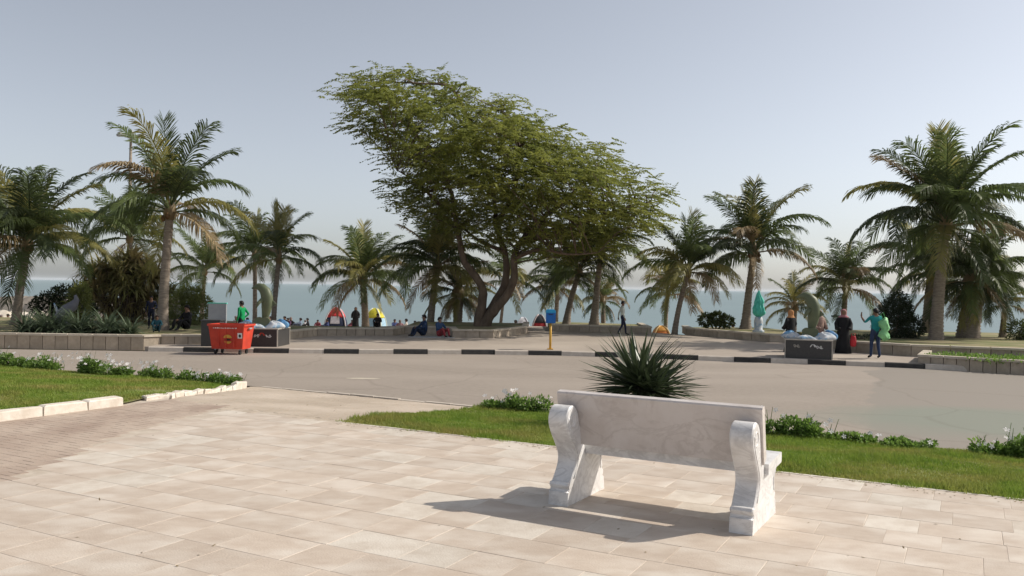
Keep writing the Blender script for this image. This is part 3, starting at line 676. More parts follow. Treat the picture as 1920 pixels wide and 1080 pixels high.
addpalm('dark leaved palm close behind the slender yellow palm', 478, 47, BP(47), (478, 478), 92, n=17, tr=(.13, .11), seed=15, tones=(.5, .45, .05, 0))
addpalm('bushy low palm between the red tent and the yellow tent', 686, 48, BP(48), (680, 525), 98, n=27, tr=(.2, .18), seed=18, tones=(.5, .2, .25, .05), droop=.2)
addpalm('bushy palm to the left of the acacia trunk above the seated pair', 806, 44, BP(44), (820, 500), 112, n=28, tr=(.19, .16), seed=21, tones=(.4, .2, .3, .1), droop=.3)
addpalm('short stout palm with drooping dry yellow skirt beside the acacia trunk', 858, 44.5, BP(44.5), (860, 552), 66, n=16, tr=(.22, .25), seed=25, tones=(.15, .1, .5, .25), skirt=14, droop=.8, bulge=1.2)
addpalm('thin palm seen through the fork of the acacia trunk', 938, 54, BP(54), (950, 528), 88, n=16, tr=(.1, .08), seed=27, tones=(.5, .3, .2, 0), up=.6)
addpalm('small drooping palm behind the blue collection box', 1042, 55, BP(55), (1046, 540), 72, n=20, tr=(.15, .13), seed=31, tones=(.5, .3, .15, .05), droop=.5)
addpalm('leaning palm with dark trunk in the bed beyond the blue box', 1062, 44.6, BZ, (1086, 512), 92, n=22, tr=(.16, .13), seed=33, tones=(.45, .35, .15, .05), droop=.6)
addpalm('palm with pale sunlit trunk whose crown meets the acacia foliage', 1114, 44, BZ, (1127, 478), 92, n=20, tr=(.2, .13), seed=35, tones=(.5, .3, .15, .05), droop=.3)
addpalm('small brownish palm behind the walking person in a white shirt', 1132, 56, BP(56), (1130, 566), 48, n=18, tr=(.16, .14), seed=37, tones=(.2, .3, .2, .3), skirt=5, droop=.4)
addpalm('windswept palm with thin dark trunk at the promenade edge', 1264, 41.6, BP(41.6), (1290, 512), 108, n=19, tr=(.14, .11), seed=41, tones=(.4, .25, .25, .1), droop=.7, spear=2)
addpalm('smaller palm behind the windswept palm, one low frond to the side', 1248, 54, BP(54), (1252, 552), 72, n=16, tr=(.13, .1), seed=44, tones=(.5, .3, .15, .05), droop=.3)
addpalm('upright palm with coconuts beside the folded green parasol', 1398, 42, BZ, (1414, 474), 128, n=22, tr=(.22, .14), seed=46, tones=(.5, .25, .15, .1), nuts=9, spear=2)
addpalm('small yellowing palm behind the dolphin statue on the promenade', 1488, 48, BP(48), (1490, 578), 60, n=20, tr=(.16, .14), seed=49, tones=(.1, .1, .6, .2), droop=.3)
addpalm('dark medium palm behind the man with the green bag', 1580, 45, BP(45), (1586, 540), 92, n=24, tr=(.17, .13), seed=52, tones=(.45, .4, .1, .05))
addpalm('tallest palm with thick pale trunk in the curved planter', 1755, 35, BZ, (1773, 424), 172, n=30, tr=(.26, .175), seed=55, tones=(.55, .35, .08, .02), up=1.15, spear=2, bulge=1.35)
addpalm('palm half hidden behind the trunk of the tallest palm', 1738, 41, BZ, (1746, 512), 112, n=24, tr=(.24, .2), seed=58, tones=(.5, .35, .1, .05), droop=.3, bulge=1.1)
addpalm('stout dark palm with fat trunk right of the tallest palm', 1815, 37, BZ, (1832, 528), 112, n=34, tr=(.46, .38), seed=61, tones=(.35, .55, .07, .03), skirt=10, droop=.5, bulge=1.15)
addpalm('small slender palm beside the fat trunked palm', 1880, 38, BZ, (1884, 572), 66, n=14, tr=(.12, .09), seed=64, tones=(.4, .2, .3, .1))

# ------------------------------------------------------------------ big leaning acacia
TY = 40.4
tb = at(905, 614, TY); tb.z = BZ
tree = thing('acacia_tree', 'large spreading acacia with leaning forked trunk and feathery crown', 'tree', tb)
def tp(x, y, dy=0.0):
    p = at(x, y, TY)-tb; p.y = dy; return p
limbs = [
 ([(902, 618, 0), (898, 604, 0), (904, 572, .1), (905, 545, .2), (893, 520, .3), (870, 490, .4), (862, 455, .5), (852, 405, .6), (842, 350, .6), (815, 295, .5), (770, 240, .3), (725, 205, .1), (690, 185, 0)], .34, .04),
 ([(905, 618, 0), (912, 602, -.1), (930, 578, -.2), (952, 552, -.2), (965, 520, -.2), (964, 485, -.1), (978, 452, 0), (1010, 415, .2), (1060, 375, .4), (1110, 330, .5), (1160, 322, .5)], .36, .05),
 ([(908, 606, .2), (926, 572, .3), (945, 538, .4), (950, 505, .4), (946, 470, .5), (930, 420, .6), (925, 360, .6), (900, 290, .7), (860, 220, .6), (815, 190, .4)], .3, .04),
 ([(946, 472, .4), (925, 462, .8), (895, 448, 1.2), (860, 420, 1.9), (800, 390, 2.5), (770, 360, 2.8)], .15, .03),
 ([(852, 405, .6), (820, 380, -.4), (790, 350, -1.4), (755, 330, -2.0)], .14, .03),
 ([(930, 420, .6), (960, 370, -.4), (975, 300, -1.4), (960, 250, -1.8), (945, 225, -1.9)], .17, .03),
 ([(925, 360, .6), (980, 320, 1.6), (1015, 275, 2.2), (1040, 258, 2.3)], .15, .03),
 ([(978, 452, 0), (1040, 440, -1.0), (1110, 415, -1.9), (1170, 395, -2.3), (1205, 388, -2.2)], .19, .03),
 ([(1010, 415, .2), (1080, 430, 1.4), (1140, 445, 2.2), (1190, 425, 2.4)], .16, .03),
 ([(842, 350, .6), (800, 300, 1.8), (750, 270, 2.4), (700, 240, 2.4)], .14, .03),
 ([(900, 290, .7), (880, 230, -.8), (850, 180, -1.6), (800, 175, -1.9), (745, 170, -1.7)], .14, .03),
 ([(964, 485, -.1), (1010, 470, -1.4), (1060, 480, -2.2), (1110, 478, -2.6)], .15, .03),
]
trunk = MB(); skel = []
for ln, r0, r1 in limbs:
    P = [tp(*q) for q in ln]; Q = []
    for i in range(len(P)-1):
        a, b_, c_, d_ = P[max(i-1, 0)], P[i], P[i+1], P[min(i+2, len(P)-1)]
        for k in range(4):
            t = k/4; Q.append(0.5*((2*b_)+(c_-a)*t+(2*a-5*b_+4*c_-d_)*t*t+(3*b_-a-3*c_+d_)*t**3))
    Q.append(P[-1]); m_ = len(Q); rr = [.88*(r0+(r1-r0)*(i/(m_-1))**.75) for i in range(m_)]
    if r0 > .29: rr[0] *= 1.35; rr[1] *= 1.25; rr[2] *= 1.15
    trunk.tube([q+Vector((rng.uniform(-.02, .02), rng.uniform(-.02, .02), 0)) for q in Q], [x*rng.uniform(.93, 1.07) for x in rr], 9)
    skel += [(q, x) for q, x in zip(Q, rr)][6:]
trunk.build('trunk', [M['bark']], tree, True)
OUT = [(622, 152), (660, 135), (700, 130), (760, 132), (850, 140), (890, 165), (935, 180), (985, 195), (1020, 222), (1062, 235), (1075, 262), (1120, 262), (1150, 290), (1185, 308), (1205, 338), (1250, 352), (1245, 375), (1262, 402), (1225, 425), (1235, 445), (1180, 462), (1150, 490), (1095, 498), (1050, 505), (1000, 480), (960, 470), (915, 478), (880, 455), (850, 440), (800, 432), (740, 415), (752, 388), (712, 350), (738, 318), (705, 292), (690, 268), (645, 255), (665, 235), (630, 200), (650, 185)]
clus = []; tries = 0
def edge_dist(x, y):
    m_ = 1e9
    for i in range(len(OUT)):
        a = Vector(OUT[i]); b_ = Vector(OUT[(i+1) % len(OUT)]); d_ = b_-a; t = max(0, min(1, (Vector((x, y))-a).dot(d_)/d_.length_squared)); m_ = min(m_, (a+d_*t-Vector((x, y))).length)
    return m_
while len(clus) < 350 and tries < 30000:
    tries += 1; x = rng.uniform(615, 1265); y = rng.uniform(125, 510)
    if not inside(x, y, OUT): continue
    e = edge_dist(x, y)
    if e < 13: continue
    half = min(6.2, .4+.06*e)
    dy = rng.uniform(-half*1.1, half*.9)
    if abs(dy) < half*.3 and rng.random() < .5: continue
    p = tp(x, y, dy)
    if any((p-q).length < .8 for q, *_ in clus): continue
    clus.append((p, x, y, e))
tw = MB(); sp_o = []; sp_d = []; sp_l = []
for p, x, y, e in clus:
    # branchlet from the nearest lower limb point
    best = min(skel, key=lambda k_: (k_[0]-p).length+max(0, k_[0].z-p.z+.2)*2.0); a = best[0]; mid = a.lerp(p, .55)+Vector((rng.uniform(-.15, .15), rng.uniform(-.15, .15), .12))
    tw.tube([a, mid, p], [min(best[1]*.6, .05), .026, .01], 5)
    cx = (x-900)/330.0; sx = 1.25 if e > 25 else .8
    for k in range(22 if e > 22 else 14):
        o = p+Vector((rng.gauss(0, .62)*sx*.75, rng.gauss(0, .6)*sx*.75, rng.gauss(0, .2)))
        d_ = Vector((cx*.9+rng.gauss(0, .65), rng.gauss(0, .6)-.15, max(-.35, min(.32, rng.gauss(-.03, .2))))).normalized()
        sp_o.append(o); sp_d.append(d_); sp_l.append(rng.uniform(.5, 1.0))
tw.build('branches', [M['bark']], tree, True)
O = np.array(sp_o); D = np.array(sp_d); Ls = np.array(sp_l); vs = []; 
side = np.cross(D, [0, 0, 1.0]); side /= np.linalg.norm(side, axis=1, keepdims=True)
o_all = []; d_all = []; n_all = []; l_all = []; w_all = []
NL = 8
for j in range(NL):
    t = (j+.5)/NL
    for sd in (-1, 1):
        pos = O+D*(Ls*t)[:, None]; pos[:, 2] -= .16*Ls*t*t; jit = nrg.normal(0, .2, pos.shape)
        dd = side*sd*.85+D*.65+jit*.6; dd[:, 2] -= .15
        nn = np.stack([nrg.normal(0, .45, len(O)), nrg.normal(0, .45, len(O)), np.ones(len(O))], 1)
        o_all.append(pos); d_all.append(dd); n_all.append(nn); l_all.append(.22*(1.15-.6*t)*nrg.uniform(.8, 1.2, len(O))); w_all.append(np.full(len(O), .08))
v, f = leaf_arrays(np.concatenate(o_all), np.concatenate(d_all), np.concatenate(n_all), np.concatenate(l_all), np.concatenate(w_all), .12)
o = link(bpy.data.objects.new('crown', np_mesh('crown', v, f, [M['acacia']])), tree)

# ------------------------------------------------------------------ yucca behind the bench
yb = Vector((2.02, 13.45, -0.09)); yuc = thing('yucca_plant', 'spiky dark green yucca on the lawn right behind the bench', 'yucca', yb)
def blade_leaf(name, m, L=1.0, w=.055, bend=.12, fold=.35, n=5):
    v = []; f = []
    for i in range(n+1):
        t = i/n; ww = w*(.55+.9*t if t < .45 else max(.0, (1-t)/.55)*.955)/2; z = -bend*t*t
        v += [(t*L, -ww, z+ww*fold), (t*L, 0, z), (t*L, ww, z+ww*fold)]
    for i in range(n):
        a = i*3; f += [(a, a+3, a+4, a+1), (a+1, a+4, a+5, a+2)]
    return mesh_from(name, v, f, [m])
YM = [blade_leaf('yucca_leaf', M['yucca'], 1, .072, bd) for bd in (.02, .1, .2)]; YD = blade_leaf('yucca_leaf', M['yucca_dry'], 1, .05, .5)
def stem(parent, pts, rad, m): return MB().tube(pts, rad, 8).build('stem', [m], parent, True)
stem(yuc, [(0, 0, -.05), (0, 0, .3), (.02, 0, .55)], [.1, .085, .06], M['palm_trunk']); stem(yuc, [(.05, 0, .05), (.16, .03, .22), (.24, 0, .42)], [.07, .06, .045], M['palm_trunk'])
def rosette(cx, cy, cz, n, L, lo, hi, seed):
    r = random.Random(seed)
    for i in range(n):
        t = (i+.5)/n; el = math.asin(lo+(hi-lo)*t); az = i*2.39996+r.uniform(-.2, .2)
        o = link(bpy.data.objects.new('leaf', r.choice(YM)), yuc); s_ = L*r.uniform(.82, 1.08); o.scale = (s_, 1.0, s_)
        o.location = (cx+math.cos(az)*.03, cy+math.sin(az)*.03, cz+.1*t); o.rotation_euler = (r.uniform(-.5, .5), -el+r.uniform(-.06, .06), az)
rosette(0.0, 0, .5, 190, 1.0, -.3, .995, 1); rosette(.24, -.05, .42, 110, .9, -.3, .9, 2); rosette(-.5, .02, .08, 26, .45, 0, .95, 3)
for i in range(7):
    o = link(bpy.data.objects.new('dry_leaf', YD), yuc); a = rng.uniform(0, 6.28); o.scale = (.45, 1, .45); o.location = (0, 0, .42); o.rotation_euler = (0, .5, a)

# ------------------------------------------------------------------ shrubs and bedding plants
def leaf_cloud(name, m, parent, blobs, n, ll, lw, upb=.3, seed=1, shell=.55):
    g = np.random.default_rng(seed); o_ = []; d_ = []
    tot = sum(b[1][0]*b[1][1] for b in blobs)
    for c, rd in blobs:
        k = int(n*rd[0]*rd[1]/tot); q = g.normal(0, 1, (k, 3)); q /= np.linalg.norm(q, axis=1, keepdims=True); rr = g.uniform(shell, 1.05, (k, 1))
        bump = 1+.16*np.sin(q[:, :1]*7+c[0])*np.sin(q[:, 1:2]*6)*np.sin(q[:, 2:]*8+1)
        o_.append(np.array(c)+q*rr*bump*np.array(rd)); d_.append(q+g.normal(0, .5, (k, 3))+np.array([0, 0, upb]))
    o_ = np.concatenate(o_); d_ = np.concatenate(d_); nn = g.normal(0, 1, o_.shape)+np.array([0, 0, .6])
    keep = o_[:, 2] > -.02; o_, d_, nn = o_[keep], d_[keep], nn[keep]
    v, f = leaf_arrays(o_, d_, nn, ll*g.uniform(.6, 1.3, len(o_)), lw*g.uniform(.7, 1.2, len(o_)), .15)
    return link(bpy.data.objects.new(name, np_mesh(name, v, f, [m])), parent)
def stems(parent, ends, m=None):
    b = MB()
    for e in ends: b.tube([(e[0]*.15, e[1]*.15, -.08), (e[0]*.6, e[1]*.6, e[2]*.5), e], [.05, .035, .015], 5)
    return b.build('stems', [m or M['bark']], parent, True)
def shrub(name, label, x, Y, z, blobs, m, n, ll, lw, seed=1, cat='shrub', upb=.3):
    th = thing(name, label, cat, base_at(x, Y, z)); leaf_cloud('foliage', M[m], th, blobs, n, ll, lw, upb, seed)
    stems(th, [(c[0], c[1], c[2]) for c, r in blobs]); return th
def strap_clump(parent, name, m, c, n, L, w, lo, hi, bend, seed):
    g = random.Random(seed); b = MB()
    for i in range(n):
        el = math.asin(g.uniform(lo, hi)); az = g.uniform(0, 6.28); l_ = L*g.uniform(.7, 1.1); bd = bend*g.uniform(.6, 1.4); sd = Vector((-math.sin(az), math.cos(az), 0))
        P = [Vector(c)+Vector((g.uniform(-.06, .06), g.uniform(-.06, .06), 0))]; k = 5
        for j in range(k):
            e = el-bd*((j+.5)/k)**1.3*2; P.append(P[-1]+Vector((math.cos(e)*math.cos(az), math.cos(e)*math.sin(az), math.sin(e)))*l_/k)
        v = []; 
        for j, p in enumerate(P):
            ww = w*.5*(1, 1.1, 1.0, .8, .5, .06)[j]; v += [p-sd*ww, p+sd*ww]
        b.add(v, [(2*j, 2*j+1, 2*j+3, 2*j+2) for j in range(k)])
    return b.build(name, [m], parent)
# spider-lily style clumps in the roadside bed
for x, Y, sc, lab in ((70, 30.2, 1.0, 'grey green strap leaved clump beside the pale palm trunk'), (118, 30.0, 1.15, 'tallest grey green strap leaved clump in the middle of the row'),
                      (172, 30.3, 1.1, 'grey green strap leaved clump between the tallest and the smallest clump'), (222, 30.0, .85, 'smallest grey green strap leaved clump at the end of the row')):
    sc *= 1.3; th = thing('strap_leaved_plant', lab, 'plant', base_at(x, Y, BZ), group='strap leaved plants in the roadside bed')
    strap_clump(th, 'leaves', M['strap'], (-.35*sc, 0, 0), 90, .95*sc, .06, .3, .98, .55, int(x)); strap_clump(th, 'leaves', M['strap'], (.35*sc, .1, 0), 90, .95*sc, .06, .3, .98, .55, int(x)+1)
    strap_clump(th, 'leaves', M['strap'], (0, -.2, 0), 60, .8*sc, .06, .2, .95, .6, int(x)+2)
# pandanus
th = thing('pandanus_bush', 'broad pandanus bush with drooping brown and olive strap leaves', 'bush', base_at(234, 38.6, BZ)); th.scale = (1.08, 1.08, 1.08)
g = random.Random(4); hd = []
for i in range(74):
    a = g.uniform(0, 6.28); rr = math.sqrt(g.random()); e = Vector((math.cos(a)*rr*2.05, math.sin(a)*rr*1.2, 0)); e.z = .5+2.15*math.sqrt(max(0, 1-rr*rr))*g.uniform(.5, 1.05)-.024*e.x
    hd.append(e); strap_clump(th, 'leaf_head', M['pandan' if g.random() < .68 else 'pandan_y'], e, 36, 1.05, .085, -.2, .98, .62, i+100)
stems(th, hd)
leaf_cloud('dry_skirt', M['pandan_y'], th, [((0, 0, .8), (1.5, 1.0, .8))], 900, .5, .06, -.8, 5, .3)
# rounded shrubs
shrub('round_shrub', 'light green rounded shrub right of the pandanus bush', 352, 37.4, BZ, [((-.3, 0, .75), (.75, .6, .75)), ((.45, 0, .65), (.65, .6, .7)), ((.1, .1, 1.2), (.55, .5, .5))], 'shrub_light', 5200, .16, .05, 6)
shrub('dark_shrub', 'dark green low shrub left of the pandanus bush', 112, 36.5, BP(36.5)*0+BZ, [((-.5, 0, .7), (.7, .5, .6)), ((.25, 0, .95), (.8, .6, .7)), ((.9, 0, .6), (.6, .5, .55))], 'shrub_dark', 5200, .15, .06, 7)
shrub('young_palm_shrub', 'yellowish leafy shrub behind the grey sculpture', 146, 34.5, BZ, [((0, 0, .8), (.45, .4, .7)), ((.1, 0, 1.35), (.3, .3, .4))], 'shrub_light', 1500, .2, .06, 8)
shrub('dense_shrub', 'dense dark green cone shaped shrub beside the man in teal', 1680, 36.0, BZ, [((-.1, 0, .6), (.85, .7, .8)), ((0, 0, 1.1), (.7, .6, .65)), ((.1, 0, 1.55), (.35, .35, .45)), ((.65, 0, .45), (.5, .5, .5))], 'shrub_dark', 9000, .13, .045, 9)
shrub('sea_shrub', 'open grey green shrub on the planter with the folded parasol', 1342, 42.0, BZ, [((-.45, 0, .4), (.4, .3, .32)), ((.05, 0, .5), (.4, .3, .3)), ((.5, 0, .35), (.38, .3, .28))], 'shrub', 1500, .16, .085, 10)
shrub('low_shrub', 'low olive shrub beside the small slender palm', 1912, 36.0, BZ, [((0, 0, .4), (.55, .4, .42)), ((.5, 0, .3), (.5, .4, .36))], 'shrub', 1900, .15, .05, 11)
shrub('low_hedge', 'low dark hedge tuft at the foot of the pale palm', 1600, 34.5, BZ, [((-.6, 0, .05), (.7, .4, .16)), ((.5, 0, .04), (.8, .4, .14))], 'shrub_dark', 1500, .09, .04, 12)
# ground cover in the square block planter
th = thing('ground_cover', 'flat green ground cover filling the square block planter', 'ground cover', (15.5, 25.6, .02)); tag(th, kind='stuff')
leaf_cloud('leaves', M['flower_leaf'], th, [((-1.7+q*.75, 1.0-abs(q)*.1-.23*q, 0.0), (.8, .7, .13)) for q in range(0, 9)]+[((-1.0+q*.75, -.1-.23*q, 0.0), (.8, .7, .12)) for q in range(0, 8)], 14000, .1, .05, .5, 13, .3)

# flowering periwinkle clumps along the lawns
petal = MB()
for k in range(5):
    a = 2*math.pi*k/5; petal.add([(0, 0, 0), (math.cos(a-.45)*.7, math.sin(a-.45)*.7, .12), (math.cos(a)*1.0, math.sin(a)*1.0, .05), (math.cos(a+.45)*.7, math.sin(a+.45)*.7, .12)], [(0, 1, 2, 3)])
petal_mesh = petal.mesh('white_flower', [M['petal']])
def flowering(r, s, w, h, nf, seed, label, grp, zf):
    x, y = RS(r, s); z = zf(r, s); th = thing('flowering_plant', label, 'flowering plant', (x, y, z), ang, grp); g = random.Random(seed)
    bl = []
    for k in range(4): bl.append(((g.uniform(-.5, .5)*w, g.uniform(-.12, .12), h*g.uniform(.15, .42)), (w*g.uniform(.2, .34), .16, h*g.uniform(.25, .5))))
    leaf_cloud('foliage', M['flower_leaf'], th, bl, int(900*w/.6), .075, .042, .5, seed, .3)
    st = MB()
    for k in range(7):
        a = Vector((g.uniform(-.5, .5)*w, g.uniform(-.1, .1), -.04)); st.tube([a, a+Vector((g.uniform(-.06, .06), 0, h*.5)), a+Vector((g.uniform(-.12, .12), 0, h*g.uniform(.8, 1.25)))], [.008, .006, .003], 4)
    st.build('stems', [M['flower_leaf']], th)
    for k in range(nf):
        o = link(bpy.data.objects.new('flower', petal_mesh), th); o.location = (g.uniform(-.55, .55)*w, g.uniform(-.2, .12), h*g.uniform(.5, 1.12)); s_ = g.uniform(.036, .055)
        o.scale = (s_, s_, s_); o.rotation_euler = (g.uniform(.2, 1.3), g.uniform(-.5, .5), g.uniform(-.8, .8))
    return th
GL = 'white flowering plants along the far edge of the left lawn'
LBL = 'leafy plant with white flowers along the road edge of the left lawn'
lz = lambda r, s: llawn_z(r, s); rzf = lambda r, s: lawn_z(r, s)
r = -14.2; k = 0
while r < -5.6:
    w = rng.uniform(.5, .85); s_ = llawn_far(r)-.28; flowering(r, s_, w, rng.uniform(.2, .48), rng.randint(8, 22), 200+k, LBL, GL, lz); r += w*rng.uniform(.8, 1.35); k += 1
for r, w, h, nf in ((.42, .45, .22, 4), (.85, .5, .34, 8), (1.35, .6, .36, 6), (5.1, .6, .24, 1), (5.65, .7, .40, 4), (6.15, .5, .34, 5), (6.6, .5, .2, 3), (7.05, .5, .17, 2), (7.5, .4, .13, 1), (8.5, .55, .28, 5), (8.95, .6, .46, 8), (9.5, .6, .36, 7), (10.05, .6, .32, 5), (10.6, .6, .3, 4)):
    flowering(r, 4.1 if r < 8 else 4.15, w, h, nf, int(r*100), *(('low white flowered plant between the ramp and the bench', 'flowering plants between ramp and bench') if r < 2 else
              ('low white flowered plant just beyond the seat end of the bench', 'flowering plants beyond the bench end') if r < 8 else ('low white flowered plant beside the green grey road patch', 'flowering plants beside the road patch')), rzf)

# dry leaf litter blown over the paving and against the lawn edge
k = 420; lr = np.concatenate([nrg.uniform(0, 12, k), nrg.uniform(-3.6, 11, 130), nrg.uniform(-5, 0, 90)]); lsv = np.concatenate([-np.abs(nrg.normal(0, .12, k)), nrg.uniform(-7, -.1, 130), nrg.uniform(.1, 4, 90)])
pos = np.stack([P0.x+E1.x*lr+N1.x*lsv, P0.y+E1.y*lr+N1.y*lsv, vslope(lsv)+.004], 1); dd = nrg.normal(0, 1, pos.shape); dd[:, 2] *= .15; nn = nrg.normal(0, .25, pos.shape); nn[:, 2] = 1
v, f = leaf_arrays(pos, dd, nn, nrg.uniform(.015, .05, len(pos)), nrg.uniform(.008, .02, len(pos)))
lt = link(bpy.data.objects.new('leaf_litter', np_mesh('leaf_litter', v, f, [M['yucca_dry']]))); tag(lt, 'scattered dry leaf litter along the lawn edge', 'leaf litter', kind='stuff')

# ------------------------------------------------------------------ red waste container
rc = Vector((-9.0, 27.45, -0.3)); bn = thing('waste_container', 'red wheeled waste container with yellow emblem beside the kerb', 'container', rc, math.radians(-7)); bn.scale = (.85, .85, .87)
b = MB(); b.add([(-.6, -.36, .2), (.6, -.36, .2), (.6, .36, .2), (-.6, .36, .2), (-.7, -.46, 1.08), (.7, -.46, 1.08), (.7, .46, 1.08), (-.7, .46, 1.08), (-.66, -.42, 1.08), (.66, -.42, 1.08), (.66, .42, 1.08), (-.66, .42, 1.08), (-.56, -.32, .25), (.56, -.32, .25), (.56, .32, .25), (-.56, .32, .25)],
    [(3, 2, 1, 0), (0, 1, 5, 4), (1, 2, 6, 5), (2, 3, 7, 6), (3, 0, 4, 7), (4, 5, 9, 8), (5, 6, 10, 9), (6, 7, 11, 10), (7, 4, 8, 11), (8, 9, 13, 12), (9, 10, 14, 13), (10, 11, 15, 14), (11, 8, 12, 15), (12, 13, 14, 15)])
b.build('body', [M['red_plastic']], bn)
b = MB()
for s_ in (-1, 1): b.box((0, s_*.475, 1.075), (1.46, .05, .07)); b.box((s_*.715, 0, 1.0751), (.05, .9, .0699))
b.build('rim', [M['red_plastic']], bn)
for sx in (-.3, 0, .3): MB().box((sx, -.425, .62), (.03, .05, .7)).build('rib', [M['red_plastic']], bn)
for sx in (-.745, .745): MB().tube([(sx, -.12, .95), (sx, .12, .95)], .03, 8).build('lifting_pin', [M['grey_metal']], bn)
for sx in (-.48, .48):
    for sy in (-.28, .28):
        w = MB().tube([(sx-.03, sy, .085), (sx+.03, sy, .085)], .085, 14).build('wheel', [M['black_rubber']], bn)
        MB().box((sx, sy, .165), (.05, .08, .1)).build('fork', [M['grey_metal']], w)
def on_front(x, z):   # point on the sloping front face
    return (x, -.36-(z-.2)/.88*.1-.006, z)
def decal(name, m, poly, off=0.0):
    v = [Vector(on_front(*p))+Vector((0, -off, 0)) for p in poly]; return MB().add(v, [tuple(range(len(v)))]).build(name, [m], bn)
def oval(cx, cz, rx, rz, a0=0, a1=2*math.pi, n=20): return [(cx+rx*math.cos(t), cz+rz*math.sin(t)) for t in np.linspace(a0, a1, n)][:-1 if a1-a0 > 6.2 else None]
decal('emblem', M['yellow_paint'], oval(.06, .58, .17, .15, .25, math.pi-.25), .026); decal('emblem', M['yellow_paint'], oval(.06, .52, .15, .12, math.pi+.3, 2*math.pi-.3), .026)
decal('emblem', M['black_rubber'], oval(.06, .55, .12, .03), .03)
decal('sticker', M['white_paint'], [(.44, .6), (.62, .6), (.62, .8), (.44, .8)], .004); decal('sticker_mark', M['black_rubber'], oval(.53, .69, .05, .06), .008)
x = -.5
while x < .45:
    w = rng.uniform(.03, .08); decal('lettering', M['white_paint'], [(x, .955), (x+w, .955), (x+w*.9, .955+rng.uniform(.02, .045)), (x+.005, .955+rng.uniform(.02, .045))], .03); x += w+rng.uniform(.012, .04)

# black cabinet and grey panel beside the container
q = at(392, 650, 28.6); cb = thing('utility_cabinet', 'dark charcoal utility cabinet half behind the red container', 'cabinet', (-10.05, 28.75, -.15))
MB().box((0, 0, .42), (.62, .5, .84)).build('housing', [M['granite']], cb); MB().box((0, 0, .86), (.68, .56, .04)).build('lid', [M['granite']], cb); MB().box((.1, -.255, .45), (.04, .02, .12)).build('handle', [M['grey_metal']], cb)
pn = thing('notice_panel', 'blank grey metal panel standing behind the dark cabinet', 'panel', (-10.25, 29.75, BZ-.4 if False else -.15))
MB().box((0, 0, 1.0), (.62, .08, .8)).build('board', [M['grey_metal']], pn); MB().box((0, 0, 1.415), (.66, .12, .03)).build('top_rail', [M['teal']], pn)
for sx in (-.2, .2): MB().box((sx, 0, .3), (.06, .06, .62)).build('post', [M['grey_metal']], pn)

# ------------------------------------------------------------------ dolphin statues on granite plinths
def dolphin_body(b, pts, rad, flat=.85): b.tube(pts, rad, 12, 0, flat)
def statue(label, loc, rz, marks, seed):
    th = thing('dolphin_statue', label, 'statue', loc, rz, 'dolphin statues on black plinths'); g = random.Random(seed)
    pl = MB().box((0, 0, .29), (1.42, 1.3, .58)).build('plinth', [M['granite']], th)
    for sx in (-1, 1):
        for sy in (-1, 1): MB().box((sx*.715, sy*.655, .293), (.035, .035, .586)).build('corner_strip', [M['granite_edge']], pl)
    MB().box((0, 0, .6), (1.48, 1.36, .035)).build('top_slab', [M['granite_edge']], pl)
    for mx, mz, c in marks:
        sq = [(mx+.05*math.cos(t*1.7)+.03*t-.1, -.657, mz+.045*math.sin(t*2.3+mx*9)) for t in np.linspace(0, 6.5, 16)]
        MB().tube(sq, .011, 5).build('painted_mark', [M[c]], pl)
    # waves
    for k, (wx, wy, ww, wh, m) in enumerate(((-.42, -.2, .3, .36, 'wave_white'), (.36, -.25, .32, .42, 'wave_white'), (.5, .1, .26, .5, 'wave_blue'), (-.5, .15, .24, .42, 'wave_blue'), (0, -.35, .34, .24, 'wave_white'), (.05, .3, .4, .34, 'wave_blue'))):
        b = MB(); rings = []
        for j in range(9):
            t = j/8; rr = ww*math.sqrt(max(.004, 1-t*t))*(1+.08*math.sin(6*t+k)); lean = .14*math.sin(t*2.6)*(1 if wx > 0 else -1)
            rings.append([Vector((wx+lean+rr*math.cos(a)*(1+.2*math.sin(3*a+k)+.1*math.sin(7*a)), wy+rr*.7*math.sin(a)*(1+.2*math.sin(4*a+k)), .6+wh*.58*t*(1+.12*math.sin(3*a+k*2)))) for a in np.linspace(0, 2*math.pi, 21)[:-1]])
        b.loft(rings); b.build('wave', [M[m]], th, True)
    # dolphin standing on its tail, back arched, snout towards -x
    P = [(.02, 0, .72), (.05, 0, .9), (.1, 0, 1.15), (.13, 0, 1.4), (.12, 0, 1.65), (.05, 0, 1.86), (-.07, 0, 1.98), (-.2, 0, 2.02), (-.33, 0, 1.99), (-.42, 0, 1.95)]
    R = [.06, .1, .16, .2, .21, .19, .16, .12, .05, .025]
    b = MB(); dolphin_body(b, P, R); bd = b.build('dolphin', [M['dolphin']], th, True)
    b = MB(); heart = smooth_poly([(0, .95), (-.12, .98), (-.24, .9), (-.22, .76), (-.1, .66), (0, .6), (.1, .66), (.24, .76), (.26, .9), (.13, .98), (.02, .95)], 3)
    b.prism([(p[0]+.02, p[1]) for p in heart][::-1], -.2, -.12); b.build('tail_fluke', [M['dolphin']], bd)
    b = MB(); b.prism([(.28, 1.6), (.46, 1.42), (.3, 1.32)], -.025, .025); b.build('dorsal_fin', [M['dolphin']], bd)
    for sy in (-1, 1):
        b = MB(); b.tube([(.02, sy*.15, 1.6), (-.1, sy*.24, 1.45), (-.16, sy*.28, 1.28)], [.07, .06, .015], 8, 0, .35); b.build('flipper', [M['dolphin']], bd, True)
    return th
statue('olive dolphin statue on a black plinth near the man in teal', (9.78, 28.0, -.15), math.radians(-21), ((.15, .42, 'white_paint'), (.34, .38, 'white_paint'), (-.35, .4, 'granite_edge')), 1)
statue('olive dolphin statue on a black plinth behind the red container', (-8.55, 29.4, -.15), math.radians(-3), ((.2, .42, 'red_plastic'), (.02, .36, 'white_paint'), (.42, .36, 'white_paint')), 2)
